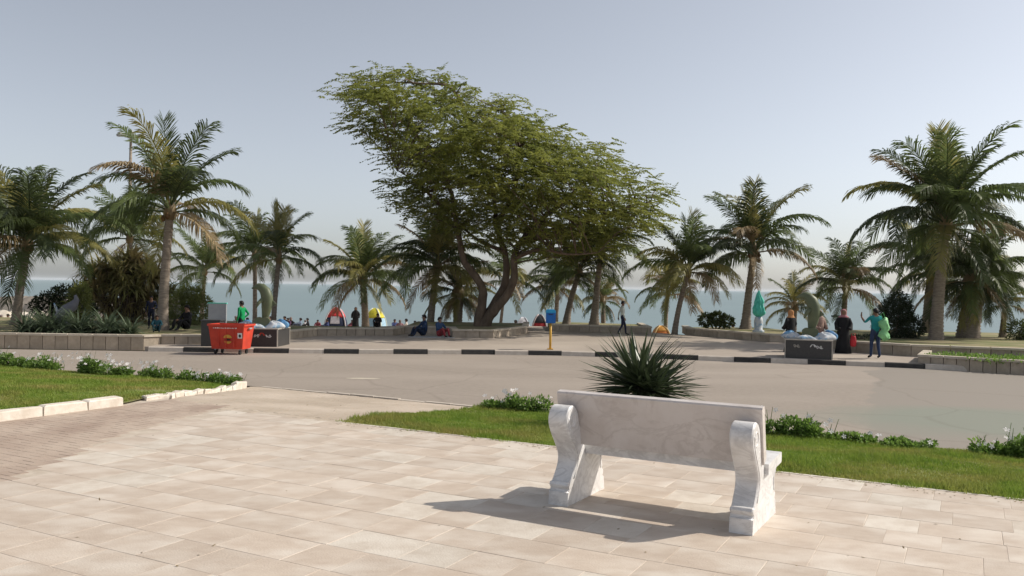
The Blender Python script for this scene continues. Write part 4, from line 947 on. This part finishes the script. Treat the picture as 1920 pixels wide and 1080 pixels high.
# grey sculpture in the roadside bed
th = thing('grey_sculpture', 'grey slanted animal sculpture between the strap leaved plants and shrubs', 'sculpture', base_at(128, 32.4, BZ))
b = MB(); b.tube([(-.5, 0, .15), (-.35, 0, .5), (-.1, 0, .72), (.15, 0, .88), (.3, 0, 1.12), (.24, 0, 1.3)], [.08, .16, .22, .2, .1, .05], 10); b.build('body', [M['grey_statue']], th, True)
b = MB(); b.tube([(-.36, 0, .52), (-.5, 0, .82), (-.56, 0, .98)], [.06, .05, .02], 7); b.build('fin', [M['wave_white']], th, True); MB().box((0, 0, .12), (.8, .4, .3)).build('base', [M['grey_statue']], th)

# ------------------------------------------------------------------ blue collection box on a yellow post
th = thing('collection_box', 'blue collection box on a yellow post at the kerb', 'collection box', (1.36, 29.6, -.15))
MB().tube([(0, 0, -.05), (0, 0, .92)], .042, 12).build('post', [M['yellow_paint']], th, True)
b = MB(); b.box((0, 0, 1.10), (.33, .26, .36)); bx = b.build('box', [M['blue_box']], th)
b = MB(); b.prism([(-.175, 1.28), (.175, 1.28), (.165, 1.36), (.11, 1.395), (-.11, 1.395), (-.165, 1.36)], -.14, .14); b.build('lid', [M['blue_top']], bx)
MB().box((0, -.134, 1.22), (.16, .012, .025)).build('slot', [M['black_rubber']], bx); MB().box((0, 0, .02), (.2, .2, .03)).build('foot_plate', [M['yellow_paint']], th)

# ------------------------------------------------------------------ folded parasol
pb = base_at(1422, 38.4, BZ); th = thing('folded_parasol', 'folded teal green parasol on a pole beside the upright palm', 'parasol', pb)
MB().tube([(0, 0, -.1), (0, 0, 1.95)], .025, 8).build('pole', [M['white_paint']], th)
b = MB(); rings = []
for j in range(14):
    t = j/13; rr = (.09, .2, .25, .23, .24, .2, .17, .19, .17, .14, .11, .08, .05, .02)[j]
    rings.append([Vector((rr*(1+.25*math.sin(8*a+j*.2))*math.cos(a)+.02*math.sin(j), rr*(1+.25*math.sin(8*a+j*.2))*math.sin(a), .72+1.2*t)) for a in np.linspace(0, 2*math.pi, 33)[:-1]])
b.loft(rings); b.build('canopy', [M['teal']], th, True)
b = MB(); b.loft([[Vector((rr*math.cos(a), rr*math.sin(a), z)) for a in np.linspace(0, 2*math.pi, 17)[:-1]] for z, rr in ((0, .26), (.1, .26), (.16, .18), (.5, .2), (.7, .16), (.74, .06))]); b.build('base_cover', [M['wave_white']], th, True)

# ------------------------------------------------------------------ tents
def tent(name, label, x, Y, z, w, h, lower, upper, trim, door=None, rz=0.0):
    th = thing(name, label, 'tent', base_at(x, Y, z), rz, 'camping tents on the beach'); n = 24; b1 = MB(); b2 = MB()
    def rad(t, a):
        sq = 1/max(abs(math.cos(a)), abs(math.sin(a)))**.55
        return w/2*sq*.82*(1-t**2.1)**.62 if t < 1 else .02
    def ring(t): return [Vector((rad(t, a)*math.cos(a), rad(t, a)*math.sin(a), h*t)) for a in np.linspace(0, 2*math.pi, n+1)[:-1]]
    b1.loft([ring(t) for t in (0, .1, .2, .3, .4, .5, .6)], cap=False); b2.loft([[p*1.015 for p in ring(t)] for t in (.55, .65, .75, .84, .91, .96, .99)], cap=True)
    b1.build('lower_canopy', [cloth(lower, .6)], th, True); b2.build('top_canopy', [cloth(upper, .6)], th, True)
    for a in (math.pi/4, 3*math.pi/4, 5*math.pi/4, 7*math.pi/4):
        MB().tube([Vector((rad(t, a)*math.cos(a), rad(t, a)*math.sin(a), h*t))*1.02 for t in np.linspace(0, .97, 12)], .045, 6).build('pole_sleeve', [cloth(trim, .6)], th, True)
    if door:
        b = MB(); pts = [Vector((xx, -(rad(t, -math.pi/2))*1.035, h*t)) for t, xx in ((.28, -w*.16), (.28, w*.16), (.6, w*.14), (.6, -w*.14))]; b.add(pts, [(0, 1, 2, 3)]); b.build('window_flap', [cloth(door, .6)], th)
    return th
tent('dome_tent', 'red topped navy dome tent with a white window flap', 630, 62, BP(62), 2.1, 1.62, (0.02, .03, .07), (.62, .05, .05), (.6, .55, .55), (.62, .58, .6), .12)
tent('dome_tent', 'yellow topped pale blue dome tent beside the bushy low palm', 703, 62, BP(62), 1.95, 1.6, (.33, .5, .62), (.68, .6, .05), (.7, .72, .6), None, -.15)
tent('small_tent', 'white tent peak on the beach beside the red tent peak', 981, 60, BP(60), 1.3, 1.1, (.7, .7, .72), (.74, .74, .76), (.6, .6, .65))
tent('small_tent', 'dark topped red tent beside the blue collection box', 1012, 58, BP(58), 1.4, 1.3, (.55, .05, .06), (.05, .05, .06), (.6, .5, .5))
tent('small_tent', 'orange tent peeking above the yucca leaves', 1240, 52, BP(52)-.05, 1.3, .72, (.6, .2, .05), (.62, .3, .06), (.65, .45, .2))

# ------------------------------------------------------------------ people
dg_cache = {}
def skin_mesh(name, J, ED, tags, cols, sub=1):
    """continuous body from joints; J name -> (pos, rx, ry); ED list of (a, b, tag)"""
    names = list(J); idx = {k: i for i, k in enumerate(names)}
    me = bpy.data.meshes.new(name); me.from_pydata([J[k][0] for k in names], [(idx[a], idx[b]) for a, b, t in ED], [])
    o = bpy.data.objects.new(name, me); C.objects.link(o)
    sk = o.modifiers.new('skin', 'SKIN'); sk.use_smooth_shade = True
    for i, k in enumerate(names):
        sv = me.skin_vertices[0].data[i]; sv.radius = (J[k][1], J[k][2]); sv.use_root = (i == 0)
    ss = o.modifiers.new('sub', 'SUBSURF'); ss.levels = sub; ss.render_levels = sub
    dg = bpy.context.evaluated_depsgraph_get(); dg.update()
    ev = bpy.data.meshes.new_from_object(o.evaluated_get(dg)); C.objects.unlink(o); bpy.data.objects.remove(o)
    segs = [(np.array(J[a][0]), np.array(J[b][0]), t, (J[a][1]+J[b][1])/2) for a, b, t in ED]
    ev.materials.clear(); keys = list(cols)
    for k in keys: ev.materials.append(cols[k])
    mi = []
    for p in ev.polygons:
        c = np.array(p.center); best = None
        for a, b, t, r in segs:
            d = b-a; q = np.clip(np.dot(c-a, d)/max(np.dot(d, d), 1e-9), 0, 1); dd = np.linalg.norm(c-a-d*q)-r*.6
            if best is None or dd < best[0]: best = (dd, t)
        mi.append(keys.index(best[1]))
    ev.polygons.foreach_set('material_index', mi); ev.polygons.foreach_set('use_smooth', [True]*len(ev.polygons)); ev.name = name
    return ev
def stand_joints(o=None):
    J = dict(pelvis=((0, 0, .95), .145, .115), spine=((0, 0, 1.14), .135, .1), chest=((0, 0, 1.34), .165, .11), neck=((0, .01, 1.475), .055, .055), head=((0, .02, 1.57), .08, .092), crown=((0, .02, 1.655), .07, .08))
    for s, n in ((-1, 'l'), (1, 'r')):
        J.update({n+'sh': ((s*.185, 0, 1.40), .062, .06), n+'el': ((s*.245, -.02, 1.13), .045, .045), n+'wr': ((s*.255, .05, .89), .032, .03), n+'ha': ((s*.255, .07, .82), .035, .018),
                  n+'hip': ((s*.09, 0, .88), .095, .1), n+'kn': ((s*.1, .02, .49), .062, .065), n+'an': ((s*.105, -.02, .09), .042, .045), n+'toe': ((s*.115, .15, .035), .04, .03)})
    if o:
        for k, p in o.items(): J[k] = (p, J[k][1], J[k][2])
    return J
def body_edges(hands=True, sleeve='shirt', fore='skin'):
    E_ = [('pelvis', 'spine', 'shirt'), ('spine', 'chest', 'shirt'), ('chest', 'neck', 'skin'), ('neck', 'head', 'skin'), ('head', 'crown', 'skin')]
    for n in 'lr':
        E_ += [('chest', n+'sh', 'shirt'), (n+'sh', n+'el', sleeve), (n+'el', n+'wr', fore), (n+'wr', n+'ha', 'skin'), ('pelvis', n+'hip', 'legs'), (n+'hip', n+'kn', 'legs'), (n+'kn', n+'an', 'legs'), (n+'an', n+'toe', 'shoe')]
    return E_
def add_fingers(J, ED):
    for n, s in (('l', -1), ('r', 1)):
        w = Vector(J[n+'wr'][0]); h = Vector(J[n+'ha'][0]); d = (h-w).normalized(); ax = d.cross(Vector((1, 0, 0)) if abs(d.x) < .8 else Vector((0, 0, 1))).normalized()
        for k, (off, ln) in enumerate(((-.03, .07), (-.01, .085), (.011, .082), (.031, .062))):
            b_ = h+ax*off+d*.02; c_ = b_+d*ln+Vector((-s*.012, 0, 0)); J[f'{n}f{k}'] = (tuple(b_), .009, .009); J[f'{n}g{k}'] = (tuple(c_), .0075, .0075)
            ED += [(n+'ha', f'{n}f{k}', 'skin'), (f'{n}f{k}', f'{n}g{k}', 'skin')]
        t = h+ax*.055-d*.005; J[n+'th'] = (tuple(t), .01, .01); ED += [(n+'ha', n+'th', 'skin')]
def hair_cap(parent, c, r, m, back=True):
    b = MB(); rings = []
    for j in range(8):
        t = j/7; el = math.pi*.5*(1-t*1.18); rr = max(.03, math.cos(el))
        # hairline: high over the face (+y), down to the nape behind
        rings.append([Vector((c[0]+r*.93*rr*math.cos(a), c[1]-.014+r*1.03*rr*math.sin(a), c[2]+r*.98*math.sin(el)+t*t*(.055*max(0, math.sin(a))-.05*max(0, -math.sin(a))))) for a in np.linspace(0, 2*math.pi, 17)[:-1]])
    b.loft(rings[::-1]); return b.build('hair', [m], parent, True)
def face(parent, c, m):
    b = MB(); b.add([(c[0]-.014, c[1]+.088, c[2]-.01), (c[0]+.014, c[1]+.088, c[2]-.01), (c[0], c[1]+.118, c[2]-.004), (c[0], c[1]+.09, c[2]+.04)], [(0, 1, 2), (1, 3, 2), (0, 2, 3)]); b.build('nose', [m], parent)
def person(label, loc, rz, h, shirt, legs, pose=None, shoe=(.02, .02, .02), hair=HAIR, fore='skin', group=None, sc=1):
    th = thing('person', label, 'person', loc, rz, group); k = h/1.74; th.scale = (k, k, k)
    J = stand_joints(pose); ED = body_edges(fore=fore); add_fingers(J, ED)
    me = skin_mesh('body', J, ED, None, {'skin': SKIN, 'shirt': cloth(shirt), 'legs': cloth(legs), 'shoe': cloth(shoe)}, sub=2)
    o = link(bpy.data.objects.new('body', me), th); hd = J['head'][0]; hair_cap(th, (hd[0], hd[1], hd[2]+.05), .098, hair); face(th, hd, SKIN); return th
def robed(label, loc, rz, h, robe, scarf, facec=True, group=None, lean=0.0, arms=True):
    """long-robed standing figure, one continuous lofted surface with sleeves"""
    th = thing('person', label, 'person', loc, rz, group); k = h/1.62; th.scale = (k, k, k); b = MB(); n = 26
    prof = [(0.0, .27, .22), (.02, .285, .235), (.25, .25, .2), (.5, .225, .175), (.75, .215, .165), (.92, .20, .15), (1.08, .19, .14), (1.22, .215, .14), (1.32, .20, .13), (1.37, .13, .11), (1.41, .095, .10), (1.47, .105, .115), (1.53, .108, .118), (1.58, .09, .1), (1.615, .05, .055), (1.625, .01, .01)]
    rings = []
    for i, (z, rx, ry) in enumerate(prof):
        fo = .09*max(0, 1-z/1.0); rings.append([Vector((rx*math.cos(a)*(1+fo*math.sin(7*a+i*.25)), (ry*math.sin(a)*(1+fo*math.sin(7*a+i*.25)))+lean*z, z)) for a in np.linspace(0, 2*math.pi, n+1)[:-1]])
    b.loft(rings); nv = len(prof)
    for fi in range((nv-1)*n):
        i = fi//n; a = (fi % n+.5)/n*2*math.pi; z = prof[i][0]
        if z >= 1.3: b.m[fi] = 1
        if facec and 1.40 <= z < 1.57 and math.cos(a-math.pi/2) > .72: b.m[fi] = 2
    if arms:
        for s in (-1, 1): b.tube([(s*.17, 0, 1.27), (s*.25, .0, 1.08), (s*.24, .12, .9), (s*.17, .22, .92), (s*.14, .26, .93)], [.075, .075, .07, .06, .03], 10)
    b.build('body', [cloth(robe), cloth(scarf), SKIN], th, True); return th
def seated(label, loc, rz, h, robe, scarf, head=None, group=None, knees=True):
    """figure sitting on the ground with drawn-up knees"""
    th = thing('person', label, 'person', loc, rz, group); k = h/.88; th.scale = (k, k, k)
    J = dict(pelvis=((0, 0, .13), .17, .15), spine=((0, -.02, .32), .15, .12), chest=((0, .0, .53), .165, .12), neck=((0, .03, .655), .055, .055), head=((0, .05, .745), .08, .09), crown=((0, .05, .825), .07, .078))
    for s, n in ((-1, 'l'), (1, 'r')):
        J.update({n+'sh': ((s*.17, .01, .58), .065, .065), n+'el': ((s*.25, .16, .38), .05, .05), n+'wr': ((s*.12, .34, .36), .035, .035), n+'ha': ((s*.05, .40, .36), .033, .022),
                  n+'hip': ((s*.1, .05, .12), .1, .1), n+'kn': ((s*.16, .4, .38), .075, .075), n+'an': ((s*.13, .52, .07), .05, .05), n+'toe': ((s*.14, .66, .04), .04, .035)})
    me = skin_mesh('body', J, body_edges(fore='shirt'), None, {'skin': SKIN, 'shirt': cloth(robe), 'legs': cloth(head or tuple(x*.5 for x in robe)), 'shoe': cloth((.03, .03, .03))})
    link(bpy.data.objects.new('body', me), th); hair_cap(th, (0, .05, .79), .1, cloth(scarf)); face(th, (0, .05, .745), SKIN); return th

# man in teal seen from behind, one arm bent up, green bag on the other side
mp = Vector((11.95, 28.0, -.15))
person('man in teal shirt and jeans carrying a light green bag', mp, math.radians(8), 1.68, (.02, .26, .27), (.03, .05, .11),
       {'lel': (-.36, .05, 1.22), 'lwr': (-.42, .16, 1.40), 'lha': (-.42, .17, 1.47), 'rel': (.3, -.06, 1.14), 'rwr': (.2, -.12, .98), 'rha': (.14, -.15, .95), 'lkn': (-.1, .07, .49), 'lan': (-.12, .06, .09), 'ltoe': (-.13, .22, .035), 'rkn': (.09, -.02, .5), 'ran': (.08, -.14, .1), 'rtoe': (.09, .0, .04)}, fore='skin')
bg = thing('carrier_bag', 'light green bulging bag at the side of the man in teal', 'bag', mp+Vector((.18, -.24, .62)))
b = MB(); b.loft([[Vector((rx*math.cos(a)*(1+.2*math.sin(5*a+j*1.7))+.05*math.sin(j*1.9), ry*math.sin(a)*(1+.2*math.sin(4*a+j)), z+.03*math.sin(3*a+j))) for a in np.linspace(0, 2*math.pi, 19)[:-1]] for j, (z, rx, ry) in enumerate(((0, .05, .05), (.05, .13, .1), (.16, .17, .12), (.26, .12, .1), (.36, .11, .09), (.46, .16, .12), (.58, .15, .11), (.68, .08, .07), (.72, .02, .02)))])
b.build('sack', [cloth((.25, .58, .26), .5)], bg, True); MB().tube([(-.05, 0, .7), (-.1, .04, .84), (-.02, .05, .9), (.03, .03, .72)], .012, 6).build('strap', [cloth((.1, .4, .12))], bg, True)
# women near the statue
robed('woman in long black robe with pink headscarf carrying a red bag', (11.75, 30.2, -.15), math.radians(165), 1.56, (.012, .012, .014), (.42, .17, .19))
bg = thing('hand_bag', 'red handbag held by the woman in black robe', 'bag', (12.02, 29.98, .1))
b = MB(); b.loft([[Vector((rx*math.cos(a), .07*math.sin(a), z)) for a in np.linspace(0, 2*math.pi, 15)[:-1]] for z, rx in ((0, .06), (.04, .1), (.2, .115), (.34, .09), (.38, .05))]); b.build('pouch', [cloth((.5, .02, .03), .5)], bg, True)
MB().tube([(-.08, 0, .3), (-.06, 0, .46), (.06, 0, .46), (.08, 0, .3)], .012, 6).build('handle', [cloth((.4, .02, .03))], bg, True)
robed('woman in tan robe standing between the statue and the woman in black', (11.15, 30.9, -.15), math.radians(200), 1.5, (.33, .22, .18), (.36, .25, .21))
robed('woman in black robe with orange headscarf left of the dolphin statue', (9.95, 30.4, -.15), math.radians(30), 1.5, (.012, .012, .014), (.5, .24, .1))
# walking person beyond the yucca
person('person in white shirt and dark vest walking past the pale palm trunk', (5.1, 39.2, -.15), math.radians(-85), 1.62, (.62, .66, .6), (.015, .02, .05), {'lkn': (-.09, .16, .5), 'lan': (-.09, .2, .1), 'ltoe': (-.09, .36, .05), 'rkn': (.09, -.03, .5), 'ran': (.09, -.24, .14), 'rtoe': (.09, -.12, .06), 'lel': (-.25, -.12, 1.14), 'lwr': (-.25, -.16, .9), 'lha': (-.25, -.15, .83)}, fore='shirt')
# person in green behind the container
person('person in bright green top standing behind the red container', (-9.6, 30.35, -.15), math.radians(75), 1.53, (.0, .26, .08), (.012, .012, .014), {'rel': (.36, -.1, 1.16), 'rwr': (.2, .02, 1.0), 'rha': (.16, .06, .98)}, fore='shirt')
person('person in dark navy clothes standing beside the tall palm trunk', base_at(283, 33.4, BZ), math.radians(190), 1.32, (.012, .016, .04), (.01, .013, .03), {'lel': (-.3, .05, 1.12), 'lwr': (-.2, .2, 1.08), 'lha': (-.14, .24, 1.08)}, fore='shirt')
seated('person in black sitting under the light green shrub', base_at(352, 33.0, BZ), math.radians(150), .98, (.01, .01, .012), (.012, .01, .01))
seated('child in teal sitting at the foot of the tall palm', base_at(294, 31.6, BZ), math.radians(200), .62, (.02, .09, .12), (.03, .02, .02))
robed('person in long black robe standing between the two big tents', base_at(667, 60, BP(60)), math.radians(180), 1.62, (.012, .012, .013), (.012, .012, .013))
seated('small child in black sitting in front of the yellow tent', base_at(708, 36.9, BZ+.02), math.radians(180), .62, (.015, .012, .014), (.02, .015, .015))
# pair on a white mat in the shade of the acacia
mt = link(bpy.data.objects.new('picnic_mat', mesh_from('picnic_mat', [(-.95, -.35, 0), (.95, -.42, 0), (1.0, .45, 0), (-.9, .5, 0), (-.95, -.35, .012), (.95, -.42, .012), (1.0, .45, .012), (-.9, .5, .012)], [(4, 5, 6, 7), (0, 1, 5, 4), (1, 2, 6, 5), (2, 3, 7, 6), (3, 0, 4, 7)], [cloth((.55, .55, .56))])))
mt.location = (-3.3, 35.55, -.148); tag(mt, 'white picnic mat spread in the acacia shade', 'mat')
seated('person in navy sitting on the white mat beside the planter', (-3.62, 35.75, -.136), math.radians(118), .92, (.02, .045, .11), (.01, .01, .012))
seated('person in blue and red sitting on the white mat', (-3.02, 35.62, -.136), math.radians(228), .84, (.03, .07, .16), (.012, .012, .014), (.3, .04, .05))
# beach crowd
cols = [(.5, .48, .5), (.02, .02, .025), (.3, .08, .1), (.06, .08, .2), (.35, .2, .22), (.55, .5, .45), (.02, .025, .03), (.12, .06, .12), (.02, .02, .02), (.2, .25, .35)]
proto = []
for i, c in enumerate(cols):
    pr = seated('beachgoer in a %s top sitting on the sand' % ('pale grey', 'black', 'dark red', 'navy', 'dusty pink', 'cream', 'charcoal', 'purple', 'plain dark', 'slate blue')[i], (0, 0, 0), 0, .9, c, (.02, .015, .015) if i % 4 else (.2, .16, .15), group='beachgoers sitting on the sand in %s' % ('pale grey', 'black', 'dark red', 'navy', 'dusty pink', 'cream', 'charcoal', 'purple', 'plain dark', 'slate blue')[i]); proto.append(pr)
def copy_tree(o):
    c = o.copy(); C.objects.link(c)
    for ch in o.children:
        d = ch.copy(); C.objects.link(d); d.parent = c
    return c
spots = [(456, 56), (468, 52), (478, 50), (488, 49), (499, 50), (508, 54), (532, 58), (541, 57), (552, 60), (560, 58), (572, 59), (584, 60), (594, 58), (738, 58), (748, 55), (765, 57), (787, 56), (776, 60), (4, 48), (16, 50), (446, 54), (520, 60), (655, 61), (610, 57), (964, 57), (1380, 47)]
used = set()
for i, (x, Y) in enumerate(spots):
    Y += rng.uniform(-3, 7); x += rng.uniform(-5, 5)
    k = i % len(proto); o = proto[k] if k not in used else copy_tree(proto[k]); used.add(k)
    o.location = base_at(x, Y, BP(Y)); o.rotation_euler = (0, 0, rng.uniform(0, 6.28)); s_ = rng.uniform(.74, 1.08); o.scale = (s_*rng.uniform(1, 1.2), s_*rng.uniform(1, 1.25), s_); o.rotation_euler.x = rng.uniform(-.12, .2)

# ------------------------------------------------------------------ far things: light mast, breakwater, boat
lm_top = at(252, 250, 78); th = thing('light_mast', 'tall light mast with a ring of lamps behind the tall palm', 'light mast', (lm_top.x-.3, 78, BP(78)))
H = lm_top.z-BP(78); MB().tube([(0, 0, -.3), (0, 0, H*.5), (.0, 0, H)], [.22, .17, .11], 10).build('pole', [M['palm_trunk']], th, True)
b = MB(); b.tube([(math.cos(a)*.75, math.sin(a)*.75, H-.25) for a in np.linspace(0, 2*math.pi, 17)], .05, 6)
for k in range(4): b.tube([(0, 0, H-.25), (math.cos(k*1.571)*.75, math.sin(k*1.571)*.75, H-.25)], .045, 6)
b.build('ring', [M['grey_metal']], th)
for k in range(6):
    a = k*math.pi/3; MB().box((math.cos(a)*1.0, math.sin(a)*1.0, H-.2), (.5, .34, .22), 0, a).build('lamp', [M['grey_metal']], th)
MB().box((0, 0, H+.12), (.3, .3, .3)).build('cap', [M['grey_metal']], th)
# breakwater
th = thing('breakwater', 'long low rock breakwater running into the sea', 'breakwater', (-75, 118, -4.3))
v = []; f = []; nx, ny = 60, 9
for j in range(ny):
    for i in range(nx):
        t = j/(ny-1); hgt = 3.75*min(1, 3.2*min(t, 1-t))+rng.uniform(-.25, .25); v.append((-45+i*1.25+rng.uniform(-.3, .3), -5+t*12+rng.uniform(-.3, .3), hgt))
for j in range(ny-1):
    for i in range(nx-1): a = j*nx+i; f.append((a, a+1, a+nx+1, a+nx))
link(bpy.data.objects.new('rock_mass', mesh_from('rock_mass', v, f, [M['rock']])), th)
def boulder(seed, r):
    g = random.Random(seed); b = MB(); rings = []
    for j in range(6):
        t = j/5; e = -math.pi/2+math.pi*t; rr = max(.06, math.cos(e)); rings.append([Vector((r*rr*math.cos(a)*g.uniform(.75, 1.2), r*rr*math.sin(a)*g.uniform(.75, 1.2), r*.75*math.sin(e)+r*.5)) for a in np.linspace(0, 2*math.pi, 9)[:-1]])
    b.loft(rings); return b.mesh('boulder', [M['rock_pale']])
bms = [boulder(i, 1.0) for i in range(4)]
for i in range(26):
    Y = rng.uniform(62, 82); x = rng.uniform(-20, 92); s_ = rng.uniform(.55, 1.25)
    o = link(bpy.data.objects.new('boulder', rng.choice(bms))); o.location = base_at(x, Y, BP(Y)-.1); o.scale = (s_*1.2, s_, s_*.9); o.rotation_euler = (0, 0, rng.uniform(0, 6.28))
    tag(o, 'pale sunlit boulder on the sand below the breakwater', 'boulder', 'pale boulders on the sand')
# small boat
bp_ = at(1568, 586, 206); th = thing('small_boat', 'small dark motor boat out on the sea', 'boat', (bp_.x, 206, -4.0), .3)
b = MB(); b.loft([[Vector((x, -w, .45)), Vector((x, -w*.6, 0)), Vector((x, w*.6, 0)), Vector((x, w, .45))] for x, w in ((-1.2, .4), (-.6, .5), (.3, .45), (.9, .25), (1.25, .04))]); b.build('hull', [cloth((.03, .05, .06))], th)
MB().box((-.2, 0, .6), (.5, .5, .4), 0, 0, .8).build('console', [cloth((.1, .1, .12))], th)

# ------------------------------------------------------------------ haze over the sea
hz = MB().box((0, 7000, 7.25), (30000, 15200, 27.5)).build('haze', []); tag(hz, 'thin pale sea haze filling the air', 'haze', kind='stuff')
hm = bpy.data.materials.new('haze'); hm.use_nodes = True; hn = hm.node_tree.nodes; hn.remove(hn['Principled BSDF'])
pv = hn.new('ShaderNodeVolumePrincipled'); pv.inputs['Color'].default_value = (.92, .95, 1.0, 1); pv.inputs['Density'].default_value = 0.00006
hm.node_tree.links.new(pv.outputs[0], hn['Material Output'].inputs['Volume']); hz.data.materials.append(hm)
